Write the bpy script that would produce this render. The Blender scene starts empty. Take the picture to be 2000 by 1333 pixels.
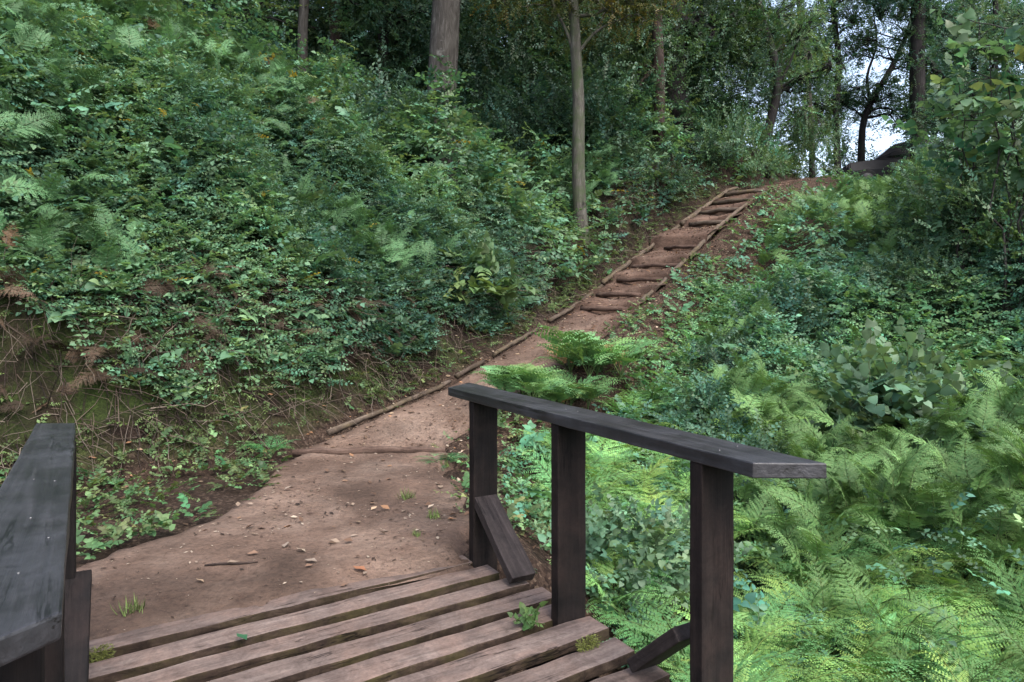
import bpy, bmesh, math, random
import numpy as np
from mathutils import Vector, Matrix

scene = bpy.context.scene
R = math.radians
rng = np.random.default_rng(7)
random.seed(7)

# ------------------------------------------------------------------ camera
cam_d = bpy.data.cameras.new("camera")
cam = bpy.data.objects.new("camera", cam_d)
scene.collection.objects.link(cam)
cam.location = (0, 0, 1.5)
cam.rotation_euler = (R(90), 0, 0)
cam_d.sensor_width = 36
cam_d.lens = 24
cam_d.shift_y = -66.5 / 2000
cam_d.clip_start = 0.05
cam_d.clip_end = 600
scene.camera = cam

# ------------------------------------------------------------------ light
world = bpy.data.worlds.new("World")
scene.world = world
world.use_nodes = True
nt = world.node_tree
bg = nt.nodes["Background"]
sky = nt.nodes.new("ShaderNodeTexSky")
sky.sky_type = 'NISHITA'
sky.sun_disc = False
SUN_EL, SUN_AZ = R(52), R(150)      # azimuth clockwise from +Y : behind and right of the camera
sky.sun_elevation = SUN_EL
sky.sun_rotation = SUN_AZ
sky.air_density = 1.0
sky.dust_density = 4.0
sky.ozone_density = 1.0
hsv0 = nt.nodes.new("ShaderNodeHueSaturation")      # thin overcast: paler than a clear sky
hsv0.inputs["Saturation"].default_value = .8
nt.links.new(sky.outputs[0], hsv0.inputs["Color"])
nt.links.new(hsv0.outputs[0], bg.inputs[0])
bg.inputs[1].default_value = 0.15
sun_d = bpy.data.lights.new("sun", 'SUN')
sun_d.energy = 0.9
sun_d.angle = R(25)
sun_d.color = (1.0, 0.98, 0.95)
sun = bpy.data.objects.new("sun", sun_d)
scene.collection.objects.link(sun)
sdir = Vector((math.sin(SUN_AZ) * math.cos(SUN_EL), math.cos(SUN_AZ) * math.cos(SUN_EL), math.sin(SUN_EL)))
sun.rotation_euler = sdir.to_track_quat('Z', 'Y').to_euler()
scene.view_settings.view_transform = 'Standard'
scene.view_settings.look = 'None'
scene.view_settings.exposure = 1.85
scene.view_settings.gamma = 1.0
scene.cycles.max_bounces = 7
scene.cycles.diffuse_bounces = 4
scene.cycles.glossy_bounces = 2
scene.cycles.transmission_bounces = 4
scene.cycles.transparent_max_bounces = 4
try:
    scene.cycles.use_denoising = True
except Exception:
    pass

# ------------------------------------------------------------------ helpers
COL = scene.collection
F = 1333.3

def px(x, y, d):
    return np.array([(x - 1000) / F * d, d, 1.5 - (y - 600) / F * d])

def tag(o, label=None, cat=None, group=None, kind=None):
    if label: o['label'] = label
    if cat: o['category'] = cat
    if group: o['group'] = group
    if kind: o['kind'] = kind
    return o

def empty(name, loc=(0, 0, 0)):
    o = bpy.data.objects.new(name, None)
    o.empty_display_size = 0.2
    o.location = loc
    COL.objects.link(o)
    return o

def np_mesh(name, verts, faces, mat, col=None, smooth=False):
    """faces: (m,3) or (m,4) int array"""
    me = bpy.data.meshes.new(name)
    verts = np.ascontiguousarray(verts, dtype=np.float32)
    faces = np.ascontiguousarray(faces, dtype=np.int32)
    n, m, k = len(verts), len(faces), faces.shape[1]
    me.vertices.add(n)
    me.vertices.foreach_set("co", verts.ravel())
    me.loops.add(m * k)
    me.loops.foreach_set("vertex_index", faces.ravel())
    me.polygons.add(m)
    me.polygons.foreach_set("loop_start", np.arange(0, m * k, k, dtype=np.int32))
    try:
        me.polygons.foreach_set("loop_total", np.full(m, k, dtype=np.int32))
    except Exception:
        pass
    if smooth:
        me.polygons.foreach_set("use_smooth", np.ones(m, dtype=bool))
    if col is not None:
        a = me.attributes.new("tint", 'FLOAT_COLOR', 'POINT')
        c = np.ones((n, 4), dtype=np.float32)
        c[:, :3] = col
        a.data.foreach_set("color", c.ravel())
    me.update(calc_edges=True)
    me.validate()
    if mat: me.materials.append(mat)
    return me

def add_obj(name, me, parent=None, loc=None):
    o = bpy.data.objects.new(name, me)
    COL.objects.link(o)
    if parent: o.parent = parent
    if loc is not None: o.location = loc
    return o

def copy_thing(o, loc, rotz=0.0, scale=1.0, label=None, tilt=(0, 0)):
    c = o.copy()
    COL.objects.link(c)
    c.location = loc
    c.rotation_euler = (tilt[0], tilt[1], rotz)
    c.scale = (scale, scale, scale) if np.isscalar(scale) else scale
    if label: c['label'] = label
    for ch in o.children:
        d = ch.copy()
        COL.objects.link(d)
        d.parent = c
    return c

# ---- value noise
def _h(ix, iy, seed):
    n = (ix.astype(np.int64) * 374761393 + iy.astype(np.int64) * 668265263 + seed * 1442695041) & 0xffffffff
    n = ((n ^ (n >> 13)) * 1274126177) & 0xffffffff
    n = n ^ (n >> 16)
    return (n & 0xffff) / 65535.0

def noise(x, y, scale=1.0, seed=0, octaves=3):
    x = np.asarray(x, float) * scale
    y = np.asarray(y, float) * scale
    tot, amp, s = 0, 1.0, 0
    for o in range(octaves):
        ix, iy = np.floor(x), np.floor(y)
        fx, fy = x - ix, y - iy
        fx = fx * fx * (3 - 2 * fx); fy = fy * fy * (3 - 2 * fy)
        a, b = _h(ix, iy, seed + o), _h(ix + 1, iy, seed + o)
        c, d = _h(ix, iy + 1, seed + o), _h(ix + 1, iy + 1, seed + o)
        tot = tot + amp * ((a * (1 - fx) + b * fx) * (1 - fy) + (c * (1 - fx) + d * fx) * fy)
        s += amp
        amp *= .5
        x, y = x * 2.03 + 17.1, y * 2.03 - 9.7
    return tot / s

def sstep(a, b, x):
    t = np.clip((x - a) / (b - a), 0, 1)
    return t * t * (3 - 2 * t)

# ------------------------------------------------------------------ materials
def new_mat(name):
    m = bpy.data.materials.new(name)
    m.use_nodes = True
    t = m.node_tree
    b = t.nodes["Principled BSDF"]
    return m, t, b

def leaf_mat(name, rough=.45, spec=.45, trans=.3, tr_tint=(1.3, 1.25, .6)):
    m, t, b = new_mat(name)
    at = t.nodes.new("ShaderNodeAttribute"); at.attribute_name = "tint"
    oi = t.nodes.new("ShaderNodeObjectInfo")
    hsv = t.nodes.new("ShaderNodeHueSaturation")
    mr = t.nodes.new("ShaderNodeMapRange")
    mr.inputs[3].default_value = .8; mr.inputs[4].default_value = 1.2
    t.links.new(oi.outputs["Random"], mr.inputs[0])
    t.links.new(mr.outputs[0], hsv.inputs["Value"])
    t.links.new(at.outputs["Color"], hsv.inputs["Color"])
    t.links.new(hsv.outputs[0], b.inputs["Base Color"])
    b.inputs["Roughness"].default_value = rough
    b.inputs["Specular IOR Level"].default_value = spec
    tr = t.nodes.new("ShaderNodeBsdfTranslucent")
    mul = t.nodes.new("ShaderNodeMix"); mul.data_type = 'RGBA'; mul.blend_type = 'MULTIPLY'
    mul.inputs[0].default_value = 1
    mul.inputs[7].default_value = (*tr_tint, 1)
    t.links.new(hsv.outputs[0], mul.inputs[6])
    t.links.new(mul.outputs[2], tr.inputs["Color"])
    mx = t.nodes.new("ShaderNodeMixShader"); mx.inputs[0].default_value = trans
    t.links.new(b.outputs[0], mx.inputs[1]); t.links.new(tr.outputs[0], mx.inputs[2])
    t.links.new(mx.outputs[0], t.nodes["Material Output"].inputs[0])
    return m

M_LEAF = leaf_mat("leaf", .5, .28, .36)
M_FERN = leaf_mat("fern_leaf", .6, .25, .24)
M_DRY = leaf_mat("dry_leaf", .7, .2, .1, (1, 1, 1))

def ramp(t, stops):
    n = t.nodes.new("ShaderNodeValToRGB")
    e = n.color_ramp.elements
    while len(e) > 1: e.remove(e[-1])
    e[0].position = stops[0][0]; e[0].color = (*stops[0][1], 1)
    for p, c in stops[1:]:
        q = e.new(p); q.color = (*c, 1)
    return n

def noise_node(t, vec, scale, detail=6, rough=.6, dist=0):
    n = t.nodes.new("ShaderNodeTexNoise")
    n.inputs["Scale"].default_value = scale
    n.inputs["Detail"].default_value = detail
    n.inputs["Roughness"].default_value = rough
    n.inputs["Distortion"].default_value = dist
    if vec is not None: t.links.new(vec, n.inputs["Vector"])
    return n

def bump(t, b, height, strength, dist):
    bp = t.nodes.new("ShaderNodeBump")
    bp.inputs["Strength"].default_value = strength
    bp.inputs["Distance"].default_value = dist
    t.links.new(height, bp.inputs["Height"])
    t.links.new(bp.outputs[0], b.inputs["Normal"])

def mixc(t, fac, a, b, mode='MIX'):
    n = t.nodes.new("ShaderNodeMix"); n.data_type = 'RGBA'; n.blend_type = mode
    for s, v in ((0, fac), (6, a), (7, b)):
        if isinstance(v, (int, float)): n.inputs[s].default_value = v
        elif isinstance(v, tuple): n.inputs[s].default_value = (*v, 1)
        else: t.links.new(v, n.inputs[s])
    return n.outputs[2]

def ground_mat():
    m, t, b = new_mat("forest_soil")
    g = t.nodes.new("ShaderNodeTexCoord").outputs["Object"]
    at = t.nodes.new("ShaderNodeAttribute"); at.attribute_name = "tint"     # r: moss, g: litter/dirt
    sep = t.nodes.new("ShaderNodeSeparateColor"); t.links.new(at.outputs["Color"], sep.inputs[0])
    n1 = noise_node(t, g, 3.0, 8, .65)
    soil = ramp(t, [(.25, (.007, .005, .004)), (.5, (.018, .012, .009)), (.75, (.040, .026, .019))])
    t.links.new(n1.outputs[0], soil.inputs[0])
    n2 = noise_node(t, g, 38, 5, .7)
    moss = ramp(t, [(.3, (.012, .020, .006)), (.6, (.040, .06, .015)), (.8, (.085, .105, .028))])
    t.links.new(n2.outputs[0], moss.inputs[0])
    n3 = noise_node(t, g, 2.2, 6, .6, .4)
    mr = t.nodes.new("ShaderNodeMath"); mr.operation = 'ADD'
    t.links.new(n3.outputs[0], mr.inputs[0]); t.links.new(sep.outputs[0], mr.inputs[1])
    mk = ramp(t, [(.72, (0, 0, 0)), (.98, (1, 1, 1))]); t.links.new(mr.outputs[0], mk.inputs[0])
    c1 = mixc(t, mk.outputs[0], soil.outputs[0], moss.outputs[0])
    vor = t.nodes.new("ShaderNodeTexVoronoi"); vor.inputs["Scale"].default_value = 48
    t.links.new(g, vor.inputs["Vector"])
    lit = ramp(t, [(.0, (.020, .012, .009)), (.45, (.040, .025, .018)), (.8, (.07, .046, .033)), (.97, (.12, .085, .062))])
    sc = t.nodes.new("ShaderNodeSeparateColor"); t.links.new(vor.outputs["Color"], sc.inputs[0])
    t.links.new(sc.outputs[0], lit.inputs[0])
    c2 = mixc(t, sep.outputs[1], c1, lit.outputs[0])
    low = ramp(t, [(.3, (.010, .022, .009)), (.7, (.035, .065, .028))]); t.links.new(n2.outputs[0], low.inputs[0])   # ground ivy and moss under the bushes
    c2 = mixc(t, sep.outputs[2], c2, low.outputs[0])
    t.links.new(c2, b.inputs["Base Color"])
    b.inputs["Roughness"].default_value = .95
    b.inputs["Specular IOR Level"].default_value = .15
    h = noise_node(t, g, 14, 9, .7)
    bump(t, b, h.outputs[0], .9, .08)
    return m
M_GROUND = ground_mat()

def dirt_mat():
    m, t, b = new_mat("trodden_earth")
    g = t.nodes.new("ShaderNodeTexCoord").outputs["Object"]
    n1 = noise_node(t, g, 1.3, 8, .62, .3)
    base = ramp(t, [(.25, (.046, .030, .022)), (.47, (.092, .061, .046)), (.62, (.135, .096, .075)), (.8, (.182, .138, .112))])
    t.links.new(n1.outputs[0], base.inputs[0])
    n2 = noise_node(t, g, 30, 6, .75)
    sp = ramp(t, [(.3, (.45, .42, .40)), (.5, (1, 1, 1)), (.72, (1.25, 1.2, 1.15))])
    t.links.new(n2.outputs[0], sp.inputs[0])
    c = mixc(t, .8, base.outputs[0], sp.outputs[0], 'MULTIPLY')
    n4 = noise_node(t, g, 5, 7, .7, 1.2)
    dk = ramp(t, [(.58, (1, 1, 1)), (.68, (.62, .56, .52))]); t.links.new(n4.outputs[0], dk.inputs[0])
    c = mixc(t, .7, c, dk.outputs[0], 'MULTIPLY')
    at = t.nodes.new("ShaderNodeAttribute"); at.attribute_name = "tint"
    c = mixc(t, 1.0, c, at.outputs["Color"], 'MULTIPLY')
    t.links.new(c, b.inputs["Base Color"])
    b.inputs["Roughness"].default_value = .92
    b.inputs["Specular IOR Level"].default_value = .2
    h = noise_node(t, g, 9, 10, .72)
    bump(t, b, h.outputs[0], .8, .06)
    return m
M_DIRT = dirt_mat()

def wood_mat(name, dark, mid, light, rough=.6, scale=1.0, bump_s=.3, grain=(1.2, 26, 26), patch=None, spec=.4):
    m, t, b = new_mat(name)
    tc = t.nodes.new("ShaderNodeTexCoord")
    oi = t.nodes.new("ShaderNodeObjectInfo")
    add = t.nodes.new("ShaderNodeVectorMath"); add.operation = 'ADD'
    mulr = t.nodes.new("ShaderNodeMath"); mulr.operation = 'MULTIPLY'; mulr.inputs[1].default_value = 37.0
    t.links.new(oi.outputs["Random"], mulr.inputs[0])
    t.links.new(tc.outputs["Object"], add.inputs[0]); t.links.new(mulr.outputs[0], add.inputs[1])
    mp = t.nodes.new("ShaderNodeMapping")
    mp.inputs["Scale"].default_value = tuple(g * scale for g in grain)
    t.links.new(add.outputs[0], mp.inputs[0])
    n1 = noise_node(t, mp.outputs[0], 1.0, 8, .65, .5)
    r1 = ramp(t, [(.28, dark), (.5, mid), (.75, light)])
    t.links.new(n1.outputs[0], r1.inputs[0])
    c = r1.outputs[0]
    n2 = noise_node(t, add.outputs[0], 3.5, 7, .65)
    if patch:
        pk = ramp(t, [(.45, (0, 0, 0)), (.7, (1, 1, 1))]); t.links.new(n2.outputs[0], pk.inputs[0])
        c = mixc(t, pk.outputs[0], c, patch)
    n3 = noise_node(t, add.outputs[0], 60, 4, .7)
    sp = ramp(t, [(.3, (.7, .7, .7)), (.55, (1, 1, 1)), (.75, (1.2, 1.2, 1.2))]); t.links.new(n3.outputs[0], sp.inputs[0])
    c = mixc(t, .8, c, sp.outputs[0], 'MULTIPLY')
    mp2 = t.nodes.new("ShaderNodeMapping"); mp2.inputs["Scale"].default_value = (1.1, 15, 15)
    t.links.new(add.outputs[0], mp2.inputs[0])
    n5 = noise_node(t, mp2.outputs[0], .8, 5, .6, .3)
    ck = ramp(t, [(.487, (1, 1, 1)), (.496, (.22, .2, .19)), (.503, (.22, .2, .19)), (.512, (1, 1, 1))]); t.links.new(n5.outputs[0], ck.inputs[0])
    n6 = noise_node(t, add.outputs[0], 2.2, 3, .5)
    ckm = ramp(t, [(.46, (0, 0, 0)), (.56, (1, 1, 1))]); t.links.new(n6.outputs[0], ckm.inputs[0])
    c = mixc(t, ckm.outputs[0], c, mixc(t, 1.0, c, ck.outputs[0], 'MULTIPLY'))
    n7 = noise_node(t, add.outputs[0], 7, 8, .75, .8)
    st = ramp(t, [(.38, (.62, .6, .6)), (.52, (1, 1, 1)), (.66, (1.3, 1.27, 1.25))]); t.links.new(n7.outputs[0], st.inputs[0])
    c = mixc(t, .8, c, st.outputs[0], 'MULTIPLY')
    mr = t.nodes.new("ShaderNodeMapRange"); mr.inputs[3].default_value = .82; mr.inputs[4].default_value = 1.18
    t.links.new(oi.outputs["Random"], mr.inputs[0])
    hs = t.nodes.new("ShaderNodeHueSaturation")
    t.links.new(mr.outputs[0], hs.inputs["Value"]); t.links.new(c, hs.inputs["Color"])
    t.links.new(hs.outputs[0], b.inputs["Base Color"])
    rr = t.nodes.new("ShaderNodeMapRange"); rr.inputs[3].default_value = rough - .12; rr.inputs[4].default_value = rough + .15
    t.links.new(n2.outputs[0], rr.inputs[0]); t.links.new(rr.outputs[0], b.inputs["Roughness"])
    b.inputs["Specular IOR Level"].default_value = spec
    bump(t, b, n1.outputs[0], bump_s, .012)
    return m

M_RAIL = wood_mat("dark_stained_timber", (.008, .008, .0095), (.020, .0195, .022), (.048, .047, .053), .42, 1, .4, patch=(.036, .037, .043), spec=.5)  # dark timber; bluish grey painted in for the sky's sheen
M_POST = wood_mat("dark_creosoted_timber", (.004, .0035, .0035), (.009, .0072, .007), (.02, .015, .013), .72, 1, .45, spec=.15, patch=(.018, .012, .0105))
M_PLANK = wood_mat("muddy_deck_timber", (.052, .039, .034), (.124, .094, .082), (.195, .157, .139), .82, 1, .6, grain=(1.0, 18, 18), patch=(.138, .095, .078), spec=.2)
M_PSIDE = wood_mat("dark_deck_edge", (.012, .008, .006), (.03, .02, .015), (.07, .05, .036), .9, 1, .8, grain=(8, 20, 20), patch=(.035, .03, .012), spec=.15)  # darker timber for plank sides, ends and undersides
M_BRACE = wood_mat("weathered_brace_timber", (.012, .009, .0085), (.028, .0215, .020), (.055, .044, .042), .72, 1, .45, spec=.2)
M_LOG = wood_mat("old_log", (.03, .022, .017), (.075, .057, .044), (.14, .112, .09), .88, 1, .7, grain=(2, 20, 20), patch=(.07, .055, .03), spec=.2)
M_STEP = wood_mat("earthy_step_log", (.028, .018, .014), (.065, .042, .033), (.125, .09, .072), .9, 1, .7, grain=(2, 20, 20), patch=(.08, .052, .04), spec=.15)

def bark_mat(name, dark, mid, light, lichen=None, lich_lo=.6, grain=(9, 9, 1.6)):
    m, t, b = new_mat(name)
    tc = t.nodes.new("ShaderNodeTexCoord")
    mp = t.nodes.new("ShaderNodeMapping"); mp.inputs["Scale"].default_value = grain
    t.links.new(tc.outputs["Object"], mp.inputs[0])
    n1 = noise_node(t, mp.outputs[0], 1.6, 9, .68, .6)
    r1 = ramp(t, [(.3, dark), (.5, mid), (.72, light)]); t.links.new(n1.outputs[0], r1.inputs[0])
    c = r1.outputs[0]
    if lichen:
        n2 = noise_node(t, tc.outputs["Object"], 2.2, 7, .68, .2)
        k = ramp(t, [(lich_lo - .06, (0, 0, 0)), (lich_lo + .08, (1, 1, 1))]); t.links.new(n2.outputs[0], k.inputs[0])
        c = mixc(t, k.outputs[0], c, lichen)
    t.links.new(c, b.inputs["Base Color"])
    b.inputs["Roughness"].default_value = .9
    b.inputs["Specular IOR Level"].default_value = .2
    bump(t, b, n1.outputs[0], .8, .03)
    return m
M_BARK_GREY = bark_mat("grey_bark", (.013, .0115, .010), (.033, .030, .027), (.07, .067, .063), (.12, .12, .113), .62)
M_BARK_PALE = bark_mat("pale_bark", (.022, .020, .017), (.054, .051, .043), (.11, .106, .094), (.04, .052, .026), .53)
M_BARK_DARK = bark_mat("dark_bark", (.005, .0045, .005), (.012, .0105, .011), (.028, .025, .025), (.014, .024, .012), .58)
M_BARK_RED = bark_mat("brown_bark", (.012, .009, .0075), (.03, .021, .018), (.06, .044, .038), (.025, .03, .017), .58)

def plain_mat(name, col, rough=.8, spec=.3):
    m, t, b = new_mat(name)
    tc = t.nodes.new("ShaderNodeTexCoord")
    n = noise_node(t, tc.outputs["Object"], 9, 6, .6)
    r = ramp(t, [(.3, tuple(c * .6 for c in col)), (.7, tuple(min(1, c * 1.35) for c in col))])
    t.links.new(n.outputs[0], r.inputs[0]); t.links.new(r.outputs[0], b.inputs["Base Color"])
    b.inputs["Roughness"].default_value = rough
    b.inputs["Specular IOR Level"].default_value = spec
    return m

# ------------------------------------------------------------------ terrain
U = np.array([-.492, .871]); V = np.array([.871, .492])
def uv(u, v): return U[0] * u + V[0] * v, U[1] * u + V[1] * v

PL = np.array([(-14, -1, -.2), (-7.5, 2.6, -.05), (-4.6, 4.8, 0), (-3.1, 6.1, .02), (-2.26, 7, .06), (-.95, 9, .45), (-.12, 10.5, .85), (1.17, 13, 1.45),
               (2.4, 15, 2.23), (4.0, 17, 3.3), (6.0, 19, 4.64), (8.0, 21, 5.3), (10.3, 24, 6.0), (12.5, 28, 6.2), (14, 33, 6.0), (20, 60, 6)], float)
PR = np.array([(.5, 2.9, -.1), (-.12, 3.95, 0), (-.36, 5.2, 0), (-.46, 6.45, 0), (-.72, 7.1, .06), (.25, 8.4, .45), (1.05, 9.9, .85), (2.2, 12.2, 1.45), (3.45, 14.2, 2.23),
               (4.9, 16.1, 3.3), (6.85, 18.1, 4.64), (8.8, 20.1, 5.3), (11.2, 23.2, 6.0), (13.6, 27.5, 6.2), (15.2, 32.6, 6.0), (21.5, 60, 6)], float)

def near_poly(P, x, y):
    """signed distance (left positive), z and param at nearest point"""
    x = np.asarray(x, float); y = np.asarray(y, float)
    best = np.full(x.shape, 1e9); z = np.zeros(x.shape); sg = np.ones(x.shape); yy = np.zeros(x.shape)
    for a, b in zip(P[:-1], P[1:]):
        dx, dy = b[0] - a[0], b[1] - a[1]
        l2 = dx * dx + dy * dy
        t = np.clip(((x - a[0]) * dx + (y - a[1]) * dy) / l2, 0, 1)
        ex, ey = x - (a[0] + t * dx), y - (a[1] + t * dy)
        d = np.hypot(ex, ey)
        m = d < best
        best = np.where(m, d, best)
        z = np.where(m, a[2] + t * (b[2] - a[2]), z)
        yy = np.where(m, a[1] + t * dy, yy)
        sg = np.where(m, np.sign(dx * ey - dy * ex + 1e-12), sg)
    return best * sg, z, yy

RC = np.array([(1.5, 2.5, -1.3), (1, 4, -1.1), (3, 3, -1.35), (2, 6, -1.0), (4, 5, -1.2), (.6, 5.5, -.7), (.9, 7, -.6), (3.5, 8, -.45), (6, 6, -1.0), (2.2, 9, -.1),
               (4, 10, .15), (7, 9, .1), (3.6, 12, .95), (6, 12, 1.3), (10, 12, 3.3), (5.5, 14.5, 2.2), (9, 15, 3.6), (6.9, 16.8, 3.5), (10, 18, 4.2), (14, 18, 5.0), (13, 23, 5.6), (14.6, 26, 5.95),
               (17, 23, 6.0), (18, 14, 5.0), (12, 8, 2.0), (9, 4, -.3), (20, 8, 3), (3, 0, -1.6), (6, -3, -1.6), (-1, -3, -1.5), (20, 30, 6), (14, 30, 5.4), (25, 20, 6), (30, 35, 6), (18, 40, 5.2), (30, 0, 3), (10, -10, -1.5), (-8, -10, -1.5)], float)
_d = np.hypot(RC[:, None, 0] - RC[None, :, 0], RC[:, None, 1] - RC[None, :, 1])
_A = np.ones((len(RC) + 1, len(RC) + 1)); _A[:-1, :-1] = -_d; _A[-1, -1] = 0
RW = np.linalg.solve(_A, np.append(RC[:, 2], 0))

def rbf(x, y):
    out = np.full(x.shape, RW[-1])
    for (cx, cy, _), w in zip(RC, RW[:-1]):
        out -= w * np.sqrt((x - cx) ** 2 + (y - cy) ** 2 + 1e-6)
    return out

def ground_z(x, y, info=False):
    x = np.asarray(x, float); y = np.asarray(y, float)
    sL, zL, yL = near_poly(PL, x, y)
    sR, zR, _ = near_poly(PR, x, y); sR = -sR
    hb = np.interp(yL, [-1, 4, 7, 8.5, 13, 15, 17, 20, 24, 28], [1.6, 1.5, 1.35, .9, .7, .85, 1.4, 1.2, .7, .3])
    sl = np.interp(yL, [0, 6, 20, 26, 34], [.72, .72, .62, .35, .15])
    s = np.maximum(sL, 0)
    wb = .85 + .5 * (noise(x, y, .9, 5) - .5)
    far = 16 * (1 - np.exp(-np.maximum(s - .5, 0) / 16))
    zl = zL + hb * sstep(0, wb, s) + sl * far
    zl = zl + sstep(.05, .6, s) * (.5 * (noise(x, y, .8, 11) - .5) + .30 * (noise(x, y, 3.2, 12) - .5))
    k = sstep(.05, 1.5, sR)
    zr = zR * (1 - k) + rbf(x, y) * k + sstep(0, .8, sR) * (.35 * (noise(x, y, .7, 21) - .5) + .06 * (noise(x, y, 4, 22) - .5))
    w = np.clip(-sL / (np.abs(sL) + np.abs(sR) + 1e-6), 0, 1)
    zp = zL * (1 - w) + zR * w - .07
    z = np.where(sL > 0, zl, np.where(sR > 0, zr, zp))
    uu = x * U[0] + y * U[1]
    gul = 1 - sstep(3.35, 3.75, uu)
    z = np.where(sL > 0, z, z * (1 - gul) + np.minimum(z, -.75 + .3 * (noise(x, y, .8, 31) - .5)) * gul)
    # far away: settle
    rr = np.hypot(x, y - 10)
    z = z * (1 - sstep(60, 140, rr)) + 9 * sstep(60, 140, rr)
    if info: return z, sL, sR, uu
    return z

def axis(segs):
    out = []
    for a, b, st in segs:
        out.append(np.arange(a, b, st))
    return np.unique(np.concatenate(out + [np.array([segs[-1][1]])]).round(4))

xs = axis([(-200, -40, 20), (-40, -14, 2), (-14, -5, .35), (-5, 6, .075), (6, 16, .25), (16, 40, 2), (40, 200, 20)])
ys = axis([(-150, -20, 20), (-20, 0, 1.5), (0, 3, .2), (3, 11, .075), (11, 21, .11), (21, 40, .5), (40, 60, 2), (60, 300, 24)])
GX, GY = np.meshgrid(xs, ys)
GZ, gsL, gsR, guu = ground_z(GX.ravel(), GY.ravel(), True)
nx, ny = len(xs), len(ys)
idx = np.arange(nx * ny).reshape(ny, nx)
quads = np.stack([idx[:-1, :-1], idx[:-1, 1:], idx[1:, 1:], idx[1:, :-1]], -1).reshape(-1, 4)
moss = np.where(gsL > 0, np.interp(GY.ravel(), [7, 12], [.36, .22]) * sstep(.0, .15, gsL) * (1 - sstep(.75, 1.2, gsL)), .12)
litter = np.where(gsL > 0, .75 * (1 - sstep(.0, .35, gsL)), np.where(gsR > 0, .85 * (1 - sstep(1.0, 2.6, gsR)), .6))
grown = np.where(gsL > 0, sstep(.9, 1.5, gsL), sstep(1.3, 2.6, gsR) * (gsR > 0))
gcol = np.stack([moss, litter, grown], -1)
ground = add_obj("ground", np_mesh("ground", np.stack([GX.ravel(), GY.ravel(), GZ], -1), quads, M_GROUND, gcol, True))
tag(ground, kind='structure')

# ------------------------------------------------------------------ dirt path with steps
PC_L = np.array([(-2.15, 2.92), (-2.32, 3.35), (-2.6, 3.75), (-2.5, 4.1), (-2.15, 4.88), (-2.1, 5.6), (-2.2, 6.4), (-2.26, 7.0), (-.95, 9), (-.12, 10.5), (1.17, 13), (2.4, 15), (4.0, 17), (6.0, 19), (8.0, 21), (10.3, 24), (12.5, 28), (14, 33)], float)
PC_R = np.array([(-.14, 4.06), (-.17, 4.2), (-.20, 4.35), (-.24, 4.6), (-.34, 5.2), (-.42, 5.9), (-.5, 6.5), (-.72, 7.1), (.25, 8.4), (1.05, 9.9), (2.2, 12.2), (3.45, 14.2), (4.9, 16.1), (6.85, 18.1), (8.8, 20.1), (11.2, 23.2), (13.6, 27.5), (15.2, 32.6)], float)
PZ = np.array([-.035, .008, .02, .02, .01, .02, .03, .06, .45, .85, 1.45, 2.23, 3.3, 4.64, 5.3, 6.0, 6.2, 6.0])
PCc = (PC_L + PC_R) / 2
tlen = np.concatenate([[0], np.cumsum(np.hypot(*np.diff(PCc, axis=0).T))])
def path_pt(t):
    l = np.stack([np.interp(t, tlen, PC_L[:, i]) for i in (0, 1)], -1)
    r = np.stack([np.interp(t, tlen, PC_R[:, i]) for i in (0, 1)], -1)
    return l, r, np.interp(t, tlen, PZ)
_tt = np.linspace(3, tlen[13], 3000)
_l, _r, _z = path_pt(_tt); _c = (_l + _r) / 2
_py = 600 + F * (1.5 - _z) / _c[:, 1]
STEP_Y = [884, 606, 578, 550, 522, 486, 440, 416, 398, 380]
STEP_T = [float(_tt[np.argmin(np.abs(_py - y))]) for y in STEP_Y]
def path_z(t):
    z = np.interp(t, tlen, PZ)
    zs = z.copy()
    for k, a in enumerate(STEP_T):
        b = STEP_T[k + 1] if k + 1 < len(STEP_T) else None
        if b is None or k == 0 or b - a > 3: continue
        za, zb = np.interp(a, tlen, PZ), np.interp(b, tlen, PZ)
        m = (t >= a) & (t < b)
        f = (t - a) / (b - a)
        tread = za + (zb - za) * (.46 + .54 * f)      # jump up at the riser, gently rising tread
        tread = np.where(f < .05, za + (zb - za) * (.02 + .45 * f / .05), tread)
        zs = np.where(m, tread, zs)
    return zs
ts = np.concatenate([np.arange(0, 6, .04), np.arange(6, STEP_T[-1] + .6, .02), np.arange(STEP_T[-1] + .6, tlen[-1], .08)])
NJ = 41
w = np.linspace(-.06, 1.06, NJ)
l, r, _ = path_pt(ts); pz = path_z(ts)
X = l[:, None, :] * (1 - w[None, :, None]) + r[:, None, :] * w[None, :, None]
Zp = np.repeat(pz[:, None], NJ, 1)
jit = (noise(X[..., 0], X[..., 1], 1.6, 41) - .5)
edge = np.minimum(w, 1 - w)[None, :] * np.hypot(*(l - r).T)[:, None]      # metres from the edge
edge = edge + jit * .9 * np.clip(1 - ts[:, None] / 7, .2, 1)
Zp = Zp + (.05 + .09 * sstep(8, 10, ts)[:, None]) * (noise(X[..., 0], X[..., 1], 1.5, 42) - .5) + .022 * (noise(X[..., 0], X[..., 1], 9, 43) - .5)
stair = sstep(STEP_T[1] - .8, STEP_T[1], ts)[:, None]
Zp = Zp - .16 * (1 - sstep(-.08, .12, edge)) * (1 - .75 * stair)
cnt = np.clip(1 - np.abs(w - .5)[None, :] * 2, 0, 1)
Zp = Zp - .03 * cnt * (ts[:, None] > 5)
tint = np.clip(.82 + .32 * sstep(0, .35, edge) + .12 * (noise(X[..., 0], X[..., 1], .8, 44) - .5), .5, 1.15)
redder_shade = .7 * sstep(6.5, 10, ts)[:, None] * np.ones((1, NJ))  # bank's shade painted into the stair earth, with a slightly redder tone
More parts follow.
